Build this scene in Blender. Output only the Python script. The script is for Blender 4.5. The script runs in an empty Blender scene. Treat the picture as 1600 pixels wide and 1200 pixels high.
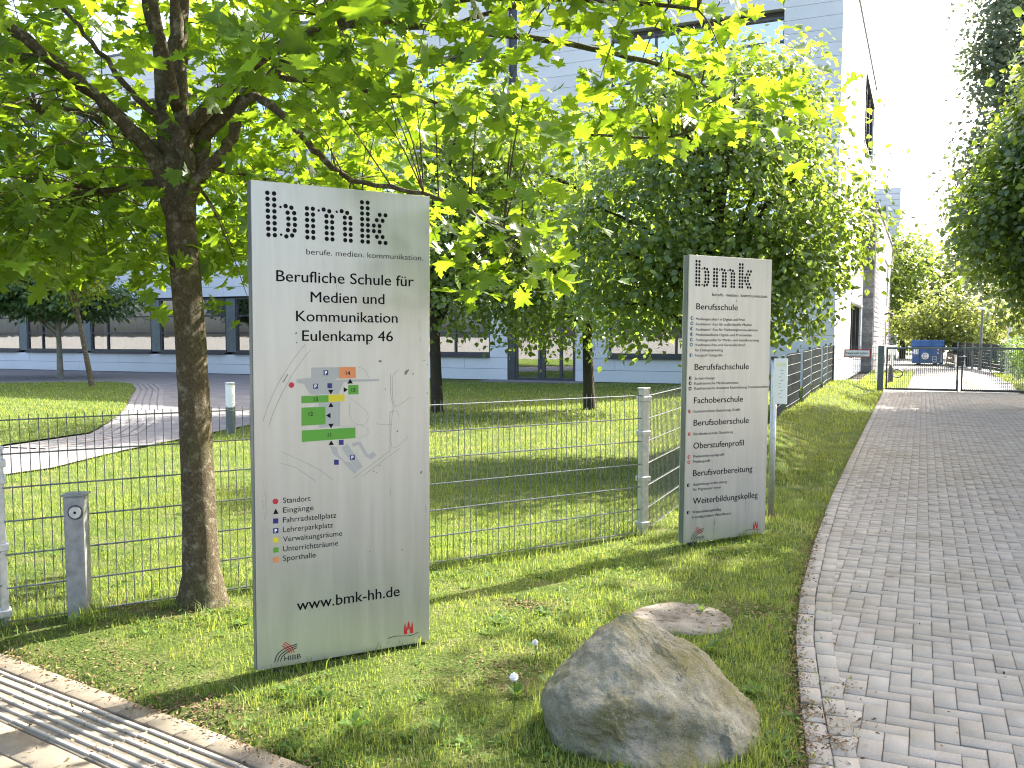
import bpy, bmesh, math, random
import numpy as np
from mathutils import Vector, Matrix

# ------------------------------------------------------------------ camera, sky, sun, exposure
SC = bpy.context.scene
COL = SC.collection
R = math.radians
YAW, EYE = R(24.3), 1.75                       # the drive and the school run along +Y; the camera looks a little left of it
cd = bpy.data.cameras.new('camera'); cam = bpy.data.objects.new('camera', cd); COL.objects.link(cam)
cam.location = (0, 0, EYE); cam.rotation_euler = (R(90 - 4.5), 0, YAW)
cd.sensor_width = 36; cd.lens = 31.95; cd.shift_y = 0.0224; cd.clip_start = .05; cd.clip_end = 3000
SC.camera = cam
SUN_AZ, SUN_EL = R(27), R(40.5)
wd = bpy.data.worlds.new('World'); SC.world = wd; wd.use_nodes = True
nt = wd.node_tree; sky = nt.nodes.new('ShaderNodeTexSky'); sky.sky_type = 'NISHITA'; sky.sun_disc = False
sky.sun_elevation = SUN_EL; sky.sun_rotation = SUN_AZ; sky.dust_density = 5.5; sky.air_density = .92; sky.ozone_density = 1.0
nt.links.new(sky.outputs[0], nt.nodes['Background'].inputs[0]); nt.nodes['Background'].inputs[1].default_value = .15
sl = bpy.data.lights.new('sun', 'SUN'); sl.energy = 4.5; sl.angle = R(.53); sl.color = (1, .95, .86)
so = bpy.data.objects.new('sun', sl); COL.objects.link(so)
so.rotation_euler = Vector((math.sin(SUN_AZ) * math.cos(SUN_EL), math.cos(SUN_AZ) * math.cos(SUN_EL), math.sin(SUN_EL))).to_track_quat('Z', 'Y').to_euler()
so.location = (10, 20, 30)
vs = SC.view_settings; vs.view_transform = 'Standard'; vs.look = 'None'; vs.exposure = 2.34; vs.gamma = 1; vs.use_curve_mapping = False
SC.cycles.filter_width = 1.1; SC.cycles.max_bounces = 8; SC.cycles.transparent_max_bounces = 16

rng = np.random.default_rng(7); random.seed(7)
CA, SA = math.cos(YAW), math.sin(YAW)
def S(X, D, z=0.):                              # survey coordinates (right of / ahead of the camera stand) to world
    return (X * CA - D * SA, X * SA + D * CA, z)

# ------------------------------------------------------------------ helpers
class MB:
    def __init__(s): s.v = []; s.f = []
    def add(s, vs, fs):
        n = len(s.v); s.v += [tuple(map(float, p)) for p in vs]; s.f += [tuple(i + n for i in f) for f in fs]; return s
    def box(s, x0, x1, y0, y1, z0, z1):
        return s.add([(x0,y0,z0),(x1,y0,z0),(x1,y1,z0),(x0,y1,z0),(x0,y0,z1),(x1,y0,z1),(x1,y1,z1),(x0,y1,z1)],
                     [(0,3,2,1),(4,5,6,7),(0,1,5,4),(1,2,6,5),(2,3,7,6),(3,0,4,7)])
    def cbox(s, x0, x1, y0, y1, z0, z1, b):     # box with bevelled edges
        bm = bmesh.new(); vv = [bm.verts.new(p) for p in [(x0,y0,z0),(x1,y0,z0),(x1,y1,z0),(x0,y1,z0),(x0,y0,z1),(x1,y0,z1),(x1,y1,z1),(x0,y1,z1)]]
        for f in [(0,3,2,1),(4,5,6,7),(0,1,5,4),(1,2,6,5),(2,3,7,6),(3,0,4,7)]: bm.faces.new([vv[i] for i in f])
        bmesh.ops.bevel(bm, geom=bm.edges[:], offset=b, segments=2, affect='EDGES', profile=.5)
        bm.verts.index_update(); s.add([v.co for v in bm.verts], [[v.index for v in f.verts] for f in bm.faces]); bm.free(); return s
    def tube(s, pts, rad, n=8, cap=True, jit=None):
        pts = [Vector(p) for p in pts]; m = len(pts)
        if not hasattr(rad, '__len__'): rad = [rad] * m
        t0 = (pts[1] - pts[0]).normalized(); a = Vector((0, 0, 1)) if abs(t0.z) < .9 else Vector((1, 0, 0))
        u = t0.cross(a).normalized(); vs = []
        for i, p in enumerate(pts):
            t = (pts[min(i + 1, m - 1)] - pts[max(i - 1, 0)]).normalized()
            u = (u - t * u.dot(t)).normalized(); w = t.cross(u)
            for k in range(n):
                an = 2 * math.pi * k / n; r = rad[i] * (jit(i, k) if jit else 1)
                vs.append(p + (u * math.cos(an) + w * math.sin(an)) * r)
        fs = [(i*n+k, i*n+(k+1)%n, (i+1)*n+(k+1)%n, (i+1)*n+k) for i in range(m-1) for k in range(n)]
        if cap: fs += [tuple(range(n-1, -1, -1)), tuple((m-1)*n+k for k in range(n))]
        return s.add(vs, fs)
    def prism(s, poly, z0, z1):
        n = len(poly)
        return s.add([(x, y, z0) for x, y in poly] + [(x, y, z1) for x, y in poly],
                     [tuple(range(n-1, -1, -1)), tuple(range(n, 2*n))] + [(i, (i+1)%n, n+(i+1)%n, n+i) for i in range(n)])
    def mesh(s, name):
        me = bpy.data.meshes.new(name); me.from_pydata(s.v, [], s.f); me.update(); return me

def npmesh(name, V, F, rnd=None):
    V = np.asarray(V, np.float32); F = np.asarray(F, np.int32); nf, k = F.shape
    me = bpy.data.meshes.new(name); me.vertices.add(len(V)); me.vertices.foreach_set('co', V.ravel())
    me.loops.add(nf * k); me.loops.foreach_set('vertex_index', F.ravel())
    me.polygons.add(nf); me.polygons.foreach_set('loop_start', np.arange(0, nf * k, k, dtype=np.int32))
    me.update(calc_edges=True)
    if rnd is not None:
        a = me.attributes.new('rnd', 'FLOAT', 'FACE'); a.data.foreach_set('value', np.asarray(rnd, np.float32))
    return me

WM = {}
def obj(name, geo, mat, parent=None, local=False, smooth=False, kind=None):
    me = geo.mesh(name) if isinstance(geo, MB) else geo
    o = bpy.data.objects.new(name, me); COL.objects.link(o)
    if mat is not None and not len(me.materials): me.materials.append(mat)
    if smooth: me.polygons.foreach_set('use_smooth', [True] * len(me.polygons))
    if parent is not None:
        o.parent = parent
        if not local and parent.name in WM: o.matrix_parent_inverse = WM[parent.name].inverted()
    if kind: o['kind'] = kind
    return o
def tag(o, label, cat, group=None):
    o['label'] = label; o['category'] = cat
    if group: o['group'] = group
    return o
def thing(name, label, cat, loc, rot=(0, 0, 0), group=None):
    o = bpy.data.objects.new(name, None); COL.objects.link(o); o.empty_display_size = .2
    o.location = loc; o.rotation_euler = rot
    from mathutils import Euler
    WM[o.name] = Matrix.Translation(Vector(loc)) @ Euler(rot).to_matrix().to_4x4()
    return tag(o, label, cat, group)
def solo(name, mb, mat, label, cat, base, group=None, smooth=False):
    mb.v = [(x - base[0], y - base[1], z - base[2]) for x, y, z in mb.v]
    o = obj(name, mb, mat, smooth=smooth); o.location = base; return tag(o, label, cat, group)
def struct(name, geo, mat, smooth=False):
    o = obj(name, geo, mat, smooth=smooth); o['kind'] = 'structure'; return o
def piece(me, name, parent, loc, rz=0.):        # a copy of a small shared mesh, placed in the world
    o = bpy.data.objects.new(name, me); COL.objects.link(o); o.parent = parent
    if parent.name in WM: o.matrix_parent_inverse = WM[parent.name].inverted()
    o.location = loc; o.rotation_euler = (0, 0, rz); return o

def vnoise(x, y, sc, seed=0):                   # smooth value noise in [0,1]
    x = np.asarray(x, float) * sc; y = np.asarray(y, float) * sc
    xi = np.floor(x).astype(int); yi = np.floor(y).astype(int); fx = x - xi; fy = y - yi
    h = lambda a, b: np.modf(np.abs(np.sin(a * 127.1 + b * 311.7 + seed * 74.7) * 43758.5453))[0]
    sx = fx * fx * (3 - 2 * fx); sy = fy * fy * (3 - 2 * fy)
    return (h(xi, yi) * (1 - sx) + h(xi + 1, yi) * sx) * (1 - sy) + (h(xi, yi + 1) * (1 - sx) + h(xi + 1, yi + 1) * sx) * sy
def sstep(a, b, x): t = np.clip((np.asarray(x, float) - a) / (b - a), 0, 1); return t * t * (3 - 2 * t)

# ------------------------------------------------------------------ materials
def newmat(name):
    m = bpy.data.materials.new(name); m.use_nodes = True; n = m.node_tree; n.nodes.clear()
    out = n.nodes.new('ShaderNodeOutputMaterial'); return m, n, out
def nd(n, t, **kw):
    x = n.nodes.new(t)
    for k, v in kw.items(): setattr(x, k, v)
    return x
def link(n, a, b): n.links.new(a, b)
def noise(n, vec, scale, detail=4, rough=.55):
    t = nd(n, 'ShaderNodeTexNoise'); t.inputs['Scale'].default_value = scale; t.inputs['Detail'].default_value = detail
    t.inputs['Roughness'].default_value = rough; link(n, vec, t.inputs['Vector']); return t.outputs['Fac']
def ramp(n, fac, stops):
    r = nd(n, 'ShaderNodeValToRGB'); e = r.color_ramp.elements
    while len(e) < len(stops): e.new(.5)
    for el, (p, c) in zip(e, stops): el.position = p; el.color = (*c, 1) if len(c) == 3 else c
    link(n, fac, r.inputs[0]); return r.outputs[0]
def mixc(n, fac, a, b, mode='MIX'):
    m = nd(n, 'ShaderNodeMix', data_type='RGBA', blend_type=mode)
    for i, s in ((0, fac), (6, a), (7, b)):
        if isinstance(s, (int, float)): m.inputs[i].default_value = s
        elif isinstance(s, tuple): m.inputs[i].default_value = (*s, 1)
        else: link(n, s, m.inputs[i])
    return m.outputs[2]
def mth(n, op, a, b=0.):
    m = nd(n, 'ShaderNodeMath', operation=op)
    for i, s in ((0, a), (1, b)):
        if isinstance(s, (int, float)): m.inputs[i].default_value = s
        else: link(n, s, m.inputs[i])
    return m.outputs[0]
def rndval(n):                                  # per face value on joined meshes, per object value on single pieces
    a = nd(n, 'ShaderNodeAttribute', attribute_name='rnd'); o = nd(n, 'ShaderNodeObjectInfo')
    return mth(n, 'FRACT', mth(n, 'ADD', a.outputs['Fac'], o.outputs['Random']))
def pm(name, c1, c2=None, scale=3., rough=.7, metal=0., bump=0., bscale=40., rnd=0., spec=.5, detail=5, stops=(.35, .65), dirt=None):
    m, n, out = newmat(name); p = nd(n, 'ShaderNodeBsdfPrincipled'); link(n, p.outputs[0], out.inputs[0])
    pos = nd(n, 'ShaderNodeNewGeometry').outputs['Position']
    p.inputs['Roughness'].default_value = rough; p.inputs['Metallic'].default_value = metal; p.inputs['Specular IOR Level'].default_value = spec
    col = c1
    if c2: col = ramp(n, noise(n, pos, scale, detail), [(stops[0], c1), (stops[1], c2)])
    if dirt:
        col = mixc(n, ramp(n, noise(n, pos, dirt[1], 6, .65), [(dirt[2], (0, 0, 0)), (dirt[2] + .15, (1, 1, 1))]), col, dirt[0])
    if rnd:
        f = mth(n, 'ADD', mth(n, 'MULTIPLY', rndval(n), rnd), 1 - rnd / 2)
        g = nd(n, 'ShaderNodeCombineColor')
        for i in range(3): link(n, f, g.inputs[i])
        col = mixc(n, 1., col, g.outputs[0], 'MULTIPLY')
    if isinstance(col, tuple): p.inputs['Base Color'].default_value = (*col, 1)
    else: link(n, col, p.inputs['Base Color'])
    if bump:
        b = nd(n, 'ShaderNodeBump'); b.inputs['Strength'].default_value = bump; b.inputs['Distance'].default_value = .01
        link(n, noise(n, pos, bscale, 6, .6), b.inputs['Height']); link(n, b.outputs[0], p.inputs['Normal'])
    return m
def leafmat(name, dark, light, trans, tw=.45, gloss=.35, rough=.42, straw=None, vein=None):
    m, n, out = newmat(name); pos = nd(n, 'ShaderNodeNewGeometry').outputs['Position']
    f = mth(n, 'ADD', mth(n, 'MULTIPLY', rndval(n), .6), mth(n, 'MULTIPLY', noise(n, pos, 1.6, 2), .4))
    col = ramp(n, f, [(.15, dark), (.85, light)] if straw is None else [(.12, dark), (.58, light), (.70, tuple(.5 * a + .5 * b for a, b in zip(light, straw))), (.84, straw)])
    if vein:                                     # ribs run from the leaf's heart to each lobe tip
        va = nd(n, 'ShaderNodeAttribute', attribute_name='va').outputs['Fac']; vd = nd(n, 'ShaderNodeAttribute', attribute_name='vd').outputs['Fac']
        rib = mth(n, 'LESS_THAN', mth(n, 'DIVIDE', va, mth(n, 'ADD', vd, .02)), .10); blot = noise(n, pos, 60, 4, .7)
        col = mixc(n, mth(n, 'MULTIPLY', rib, .7), col, vein); col = mixc(n, ramp(n, blot, [(.55, (0, 0, 0)), (.75, (.5, .5, .5))]), col, dark)
    p = nd(n, 'ShaderNodeBsdfPrincipled'); p.inputs['Roughness'].default_value = rough; p.inputs['Specular IOR Level'].default_value = gloss
    link(n, col, p.inputs['Base Color'])
    t = nd(n, 'ShaderNodeBsdfTranslucent')
    tc_ = ramp(n, f, [(.1, tuple(c * .7 for c in trans)), (.9, trans)])
    if vein: tc_ = mixc(n, mth(n, 'MULTIPLY', rib, .45), tc_, tuple(c * .45 for c in trans))
    link(n, tc_, t.inputs[0])
    x = nd(n, 'ShaderNodeMixShader'); x.inputs[0].default_value = tw
    link(n, p.outputs[0], x.inputs[1]); link(n, t.outputs[0], x.inputs[2]); link(n, x.outputs[0], out.inputs[0])
    return m
def barkmat(name, c1, c2, lichen, amount=.5):
    m, n, out = newmat(name); p = nd(n, 'ShaderNodeBsdfPrincipled'); link(n, p.outputs[0], out.inputs[0]); p.inputs['Roughness'].default_value = .9
    p.inputs['Specular IOR Level'].default_value = .2
    tc = nd(n, 'ShaderNodeNewGeometry').outputs['Position']; mp = nd(n, 'ShaderNodeMapping'); mp.inputs['Scale'].default_value = (1, 1, .5); link(n, tc, mp.inputs[0])
    st = noise(n, mp.outputs[0], 85, 6, .75)
    col = ramp(n, st, [(.35, c1), (.65, c2)])
    col = mixc(n, ramp(n, noise(n, tc, 17, 7, .75), [(amount, (0, 0, 0)), (amount + .12, (1, 1, 1))]), col, lichen)
    col = mixc(n, ramp(n, noise(n, tc, 4, 4, .6), [(.5, (0, 0, 0)), (.75, (.6, .6, .6))]), col, (.075, .08, .02))
    link(n, col, p.inputs['Base Color'])
    b = nd(n, 'ShaderNodeBump'); b.inputs['Strength'].default_value = 1.; b.inputs['Distance'].default_value = .02
    link(n, mth(n, 'ADD', st, mth(n, 'MULTIPLY', noise(n, tc, 60, 5, .7), .6)), b.inputs['Height']); link(n, b.outputs[0], p.inputs['Normal'])
    return m
def glassmat(name, tint=(.86, .9, .88)):
    m, n, out = newmat(name); g = nd(n, 'ShaderNodeBsdfGlossy'); g.inputs['Roughness'].default_value = .015; g.inputs['Color'].default_value = (.95, .97, 1, 1)
    t = nd(n, 'ShaderNodeBsdfTransparent'); t.inputs[0].default_value = (*tint, 1)
    lw = nd(n, 'ShaderNodeFresnel'); lw.inputs[0].default_value = 1.9
    b = nd(n, 'ShaderNodeBump'); b.inputs['Strength'].default_value = .05; b.inputs['Distance'].default_value = .02
    link(n, noise(n, nd(n, 'ShaderNodeNewGeometry').outputs['Position'], .8, 2), b.inputs['Height']); link(n, b.outputs[0], g.inputs['Normal'])
    x = nd(n, 'ShaderNodeMixShader'); link(n, mth(n, 'ADD', lw.outputs[0], .42), x.inputs[0]); link(n, t.outputs[0], x.inputs[1]); link(n, g.outputs[0], x.inputs[2]); link(n, x.outputs[0], out.inputs[0])
    return m

M = dict(
    soil=pm('soil', (.085, .06, .036), (.15, .105, .065), 14, .95, bump=.8, bscale=60),
    brick_base=pm('grey_paving_plain', (.262, .245, .222), (.322, .303, .278), 7, .9, spec=.12, bump=.5, bscale=220, rnd=.14, dirt=((.22, .2, .165), 1.7, .56)),
    joint=pm('joint_sand', (.095, .082, .062), (.14, .122, .095), 30, .95, bump=.5),
    slab=pm('beige_paving', (.175, .147, .107), (.225, .191, .143), 9, .9, spec=.15, bump=.5, bscale=180, rnd=.2, dirt=((.26, .22, .17), 3, .58)),
    rib=pm('pale_rib', (.34, .305, .25), (.42, .38, .315), 12, .85, spec=.15, bump=.3, bscale=150),
    asphalt=pm('path_paving', (.15, .14, .135), (.20, .19, .182), 2.2, .9, spec=.1, bump=.4, bscale=90),
    yard=pm('yard_paving', (.28, .265, .245), (.35, .335, .31), 1.3, .9, spec=.1, bump=.3, bscale=60),
    galv=pm('galvanised_steel', (.42, .43, .43), (.55, .56, .56), 26, .45, .75, bump=.08, bscale=60),
    dull_galv=pm('dull_galvanised', (.20, .205, .205), (.29, .295, .295), 22, .6, .4, bump=.1, bscale=60),
    wire=pm('grey_wire', (.085, .096, .092), (.15, .162, .158), 18, .5, .35),
    cobble=pm('grey_cobble', (.17, .16, .15), (.24, .228, .215), 5, .9, bump=.5, bscale=60, spec=.1),
    dark=pm('anthracite_metal', (.045, .047, .05), (.06, .062, .066), 4, .4, .3),
    green=pm('green_grey_metal', (.10, .125, .125), (.135, .16, .16), 6, .5, .3),
    strip=pm('slate_strip', (.028, .036, .037), (.05, .06, .062), 3, .9, rnd=.3, spec=.05),
    panel=pm('white_cladding', (.60, .61, .62), (.66, .668, .675), .6, .5, 0, rnd=.06, spec=.25),
    cladding_back=pm('cladding_joint', (.12, .13, .14)),
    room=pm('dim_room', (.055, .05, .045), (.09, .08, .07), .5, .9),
    curtain=pm('white_curtain', (.66, .68, .67), (.74, .76, .75), 2, .9),
    glass=glassmat('window_glass'),
    painted_reflection=pm('painted_reflection', (.012, .013, .014), rough=1., spec=0.),  # dark reflection of trees put into a matte near-black pane colour
    black=pm('black_print', (.008, .008, .009), rough=.6, spec=.08),
    greyprint=pm('pale_grey_print', (.33, .33, .305), rough=.45),
    lineprint=pm('thin_grey_print', (.17, .17, .16), rough=.5),
    red=pm('red_print', (.42, .012, .018), rough=.45),
    navy=pm('navy_print', (.012, .012, .13), rough=.45),
    blue=pm('blue_print', (.01, .09, .2), rough=.45),
    yellow=pm('yellow_print', (.55, .45, .01), rough=.45),
    green_print=pm('green_print', (.075, .27, .018), rough=.45),
    orange=pm('orange_print', (.58, .20, .065), rough=.45),
    white=pm('white_print', (.8, .8, .78), rough=.5),
    mark=pm('scuff', (.10, .10, .075), (.2, .2, .16), 90, .8),
    concrete=pm('weathered_concrete', (.17, .15, .125), (.25, .225, .19), 8, .95, spec=.1, bump=.9, bscale=90, dirt=((.09, .065, .045), 6, .5)),
    container=pm('blue_container_paint', (.012, .075, .23), (.02, .10, .28), 2, .5, bump=.1),
    stone=pm('grey_stone_course', (.13, .125, .125), (.23, .22, .215), 9, .85, bump=.8, bscale=30, rnd=.5),
    board=pm('pale_clinker_course', (.40, .37, .36), (.50, .47, .455), 6, .8, bump=.4, bscale=50, rnd=.12),
    opal=pm('opal_lamp_glass', (.78, .8, .79), rough=.25),
    junk=pm('scrap_wood', (.16, .11, .075), (.28, .21, .15), 8, .9),
)
def brickmat():
    m, n, out = newmat('grey_paving_brick'); p = nd(n, 'ShaderNodeBsdfPrincipled'); link(n, p.outputs[0], out.inputs[0]); p.inputs['Roughness'].default_value = .92; p.inputs['Specular IOR Level'].default_value = .12
    pos = nd(n, 'ShaderNodeNewGeometry').outputs['Position']
    col = ramp(n, noise(n, pos, 6, 5), [(.35, (.262, .24, .208)), (.65, (.32, .296, .262))])
    col = mixc(n, ramp(n, noise(n, pos, 320, 3, .8), [(.42, (.75, .75, .75)), (.5, (0, 0, 0))]), col, (.15, .14, .125))        # exposed grit
    col = mixc(n, ramp(n, noise(n, pos, 260, 3, .8), [(.56, (0, 0, 0)), (.62, (.7, .7, .7))]), col, (.46, .44, .41))
    col = mixc(n, ramp(n, noise(n, pos, 1.1, 6, .65), [(.48, (0, 0, 0)), (.66, (.6, .6, .6))]), col, (.215, .19, .15))           # dust and tyre grime
    col = mixc(n, ramp(n, noise(n, pos, 4.5, 6, .7), [(.64, (0, 0, 0)), (.70, (.8, .8, .8))]), col, (.14, .125, .1))              # damp spots
    col = mixc(n, ramp(n, noise(n, pos, 9, 5, .7), [(.70, (0, 0, 0)), (.74, (.7, .7, .7))]), col, (.48, .46, .41))                # droppings, lime
    f = mth(n, 'ADD', mth(n, 'MULTIPLY', rndval(n), .14), .93); g = nd(n, 'ShaderNodeCombineColor')
    for i in range(3): link(n, f, g.inputs[i])
    link(n, mixc(n, 1., col, g.outputs[0], 'MULTIPLY'), p.inputs['Base Color'])
    b = nd(n, 'ShaderNodeBump'); b.inputs['Strength'].default_value = .6; b.inputs['Distance'].default_value = .006
    link(n, noise(n, pos, 240, 5, .7), b.inputs['Height']); link(n, b.outputs[0], p.inputs['Normal']); return m
M['brick'] = brickmat()
def signmat():
    m, n, out = newmat('brushed_sign_metal'); p = nd(n, 'ShaderNodeBsdfPrincipled'); link(n, p.outputs[0], out.inputs[0])
    pos = nd(n, 'ShaderNodeNewGeometry').outputs['Position']
    mp = nd(n, 'ShaderNodeMapping'); mp.inputs['Scale'].default_value = (6, 6, .5); link(n, pos, mp.inputs[0])
    streak = noise(n, mp.outputs[0], 3, 6, .6)
    col = ramp(n, streak, [(.3, (.43, .425, .385)), (.7, (.5, .495, .45))])
    col = mixc(n, ramp(n, noise(n, pos, 22, 6, .7), [(.66, (0, 0, 0)), (.8, (.35, .35, .35))]), col, (.28, .27, .2))
    link(n, col, p.inputs['Base Color']); p.inputs['Metallic'].default_value = .6
    link(n, ramp(n, streak, [(.3, (.27, .27, .27)), (.7, (.36, .36, .36))]), p.inputs['Roughness'])
    return m
M['sign'] = signmat()
M['sign_edge'] = pm('sign_edge_metal', (.14, .155, .16), (.2, .215, .22), 4, .45, .4)
def lawnmat():
    m, n, out = newmat('lawn_ground'); p = nd(n, 'ShaderNodeBsdfPrincipled'); link(n, p.outputs[0], out.inputs[0]); p.inputs['Roughness'].default_value = .95; p.inputs['Specular IOR Level'].default_value = .1
    pos = nd(n, 'ShaderNodeNewGeometry').outputs['Position']
    g = ramp(n, noise(n, pos, 3.2, 6, .65), [(.3, (.06, .10, .018)), (.5, (.115, .155, .033)), (.72, (.2, .19, .08))])
    col = mixc(n, ramp(n, noise(n, pos, 60, 4, .7), [(.45, (0, 0, 0)), (.62, (.8, .8, .8))]), g, (.03, .05, .008))
    col = mixc(n, ramp(n, noise(n, pos, .9, 5, .6), [(.6, (0, 0, 0)), (.72, (.7, .7, .7))]), col, (.14, .115, .06))
    link(n, col, p.inputs['Base Color'])
    b = nd(n, 'ShaderNodeBump'); b.inputs['Strength'].default_value = 1; b.inputs['Distance'].default_value = .04
    link(n, noise(n, pos, 45, 5, .7), b.inputs['Height']); link(n, b.outputs[0], p.inputs['Normal']); return m
M['lawn'] = lawnmat()
def rockmat():
    m, n, out = newmat('mossy_granite'); p = nd(n, 'ShaderNodeBsdfPrincipled'); link(n, p.outputs[0], out.inputs[0]); p.inputs['Roughness'].default_value = .9; p.inputs['Specular IOR Level'].default_value = .25
    pos = nd(n, 'ShaderNodeNewGeometry').outputs['Position']
    col = ramp(n, noise(n, pos, 5, 7, .7), [(.3, (.27, .237, .16)), (.5, (.375, .338, .245)), (.7, (.47, .435, .335))])
    col = mixc(n, ramp(n, noise(n, pos, 3.2, 5, .65), [(.42, (0, 0, 0)), (.6, (.8, .8, .8))]), col, (.205, .178, .055))
    col = mixc(n, ramp(n, noise(n, pos, 95, 4, .75), [(.56, (0, 0, 0)), (.66, (.8, .8, .8))]), col, (.46, .45, .40))
    col = mixc(n, ramp(n, noise(n, pos, 130, 3, .7), [(.60, (0, 0, 0)), (.68, (.8, .8, .8))]), col, (.05, .045, .03))
    col = mixc(n, ramp(n, noise(n, pos, 14, 6, .75), [(.58, (0, 0, 0)), (.7, (.6, .6, .6))]), col, (.40, .39, .34))
    link(n, col, p.inputs['Base Color'])
    b = nd(n, 'ShaderNodeBump'); b.inputs['Strength'].default_value = 1; b.inputs['Distance'].default_value = .022
    link(n, mth(n, 'ADD', noise(n, pos, 34, 9, .8), mth(n, 'MULTIPLY', noise(n, pos, 160, 5, .75), .5)), b.inputs['Height']); link(n, b.outputs[0], p.inputs['Normal']); return m
M['rock'] = rockmat()
M['bark'] = barkmat('maple_bark', (.055, .042, .025), (.15, .119, .074), (.27, .245, .165), .52)
M['bark2'] = barkmat('linden_bark', (.03, .025, .02), (.075, .062, .048), (.1, .1, .07), .62)
M['bark3'] = barkmat('young_bark', (.20, .19, .15), (.32, .30, .24), (.4, .38, .3), .6)
M['maple'] = leafmat('maple_leaf', (.03, .075, .01), (.085, .165, .022), (.36, .54, .022), .5, .45, vein=(.15, .22, .06))
M['linden'] = leafmat('linden_leaf', (.045, .09, .022), (.12, .185, .05), (.36, .5, .05), .46, .8, .32)
M['hornbeam'] = leafmat('hornbeam_leaf', (.03, .075, .022), (.065, .125, .04), (.22, .34, .05), .34, .5)
M['young'] = leafmat('young_maple_leaf', (.07, .13, .015), (.13, .2, .02), (.42, .5, .03), .45)
M['poplar'] = leafmat('poplar_leaf', (.07, .10, .06), (.125, .16, .1), (.25, .32, .15), .4, .5)
M['wood'] = leafmat('woodland_leaf', (.04, .085, .018), (.085, .15, .03), (.3, .4, .05), .36)
M['pale'] = leafmat('pale_shrub_leaf', (.09, .14, .035), (.17, .22, .06), (.4, .46, .1), .42)
M['grass'] = leafmat('grass_blade', (.065, .125, .02), (.18, .235, .06), (.47, .56, .085), .42, .25, .55, straw=(.36, .32, .17))
M['weed'] = leafmat('weed_leaf', (.045, .10, .018), (.085, .165, .03), (.3, .43, .04), .38, .2, .6)
M['litter'] = pm('dry_litter', (.11, .07, .038), (.24, .17, .095), 30, .95, rnd=.7, spec=.1)

# ------------------------------------------------------------------ ground, lawn, drive, pavement, path
EY = np.array([2.0, 3.0, 3.77, 4.4, 5.33, 6.29, 7.9, 10.4, 14., 31., 40.]); EX = np.array([-.14, -.265, -.375, -.48, -.616, -.704, -.783, -.856, -.906, -1.09, -1.12])
def edge_x(y): return np.interp(y, EY, EX)
PO, PT, PN = np.array([-4.6, 3.304]), np.array([.987, -.161]), np.array([-.161, -.987])    # pavement edge: origin, along, towards the road
def dpav(x, y): return -((np.asarray(x) - PO[0]) * PN[0] + (np.asarray(y) - PO[1]) * PN[1])
def ground_z(x, y):
    x = np.asarray(x, float); y = np.asarray(y, float)
    d = np.minimum(dpav(x, y), edge_x(y) - x)
    z = -.05 + .058 * sstep(-.08, .10, d)
    z = z + .045 * np.exp(-((x + 4.3) ** 2 + (y - 4.2) ** 2) / .7)
    z = z + .27 * sstep(-1.25, -2.25, x) * sstep(10, 14, y) * sstep(-3.8, -2.7, x) * sstep(-.1, .3, d)
    return z + .022 * (vnoise(x, y, 2.3, 3) - .5) * sstep(.05, .4, d)
path_edge = [(-10.4, 4.2), (-10.35, 7.2), (-10.3, 8.25), (-10.55, 8.94), (-10.93, 10.07), (-11.35, 12.), (-11.9, 14.3), (-13.2, 18.), (-16.5, 24.), (-20., 28.5), (-25., 31.6)]
island = [(-13.1, 8.2), (-12.85, 9.4), (-13.14, 11.28), (-14.39, 12.81), (-16.45, 15.1), (-18.4, 17.), (-20.3, 18.9), (-22.6, 21.2), (-25., 23.3), (-26.4, 23.9), (-27.8, 23.2), (-31., 20.3), (-42., 14.), (-40., 6.), (-24., 5.2), (-15., 6.6)]
def inpoly(px, py, poly):
    px = np.asarray(px); py = np.asarray(py); c = np.zeros(px.shape, bool); n = len(poly)
    for i in range(n):
        (x1, y1), (x2, y2) = poly[i], poly[i - 1]
        c ^= ((y1 > py) != (y2 > py)) & (px < (x2 - x1) * (py - y1) / (y2 - y1 + 1e-12) + x1)
    return c
path_poly = path_edge + [(-80., 31.6), (-80., 4.2)]

struct('ground', MB().add([(-900, -700, -.07), (900, -700, -.07), (900, 1400, -.07), (-900, 1400, -.07)], [(0, 1, 2, 3)]),
       pm('far_ground', (.12, .115, .10), (.17, .16, .14), .3, .95, spec=.1))
gx = np.concatenate([np.arange(-75, -8, 1.), np.arange(-8, .3, .08)]); gy = np.concatenate([np.arange(2.0, 11, .08), np.arange(11, 31.9, .45), [31.95]])
GX, GY = np.meshgrid(gx, gy); nx, ny = len(gx), len(gy)
idx = np.arange(nx * ny).reshape(ny, nx)
struct('lawn', npmesh('lawn', np.stack([GX.ravel(), GY.ravel(), ground_z(GX, GY).ravel()], 1),
       np.stack([idx[:-1, :-1].ravel(), idx[:-1, 1:].ravel(), idx[1:, 1:].ravel(), idx[1:, :-1].ravel()], 1)), M['lawn'], smooth=True)

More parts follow.
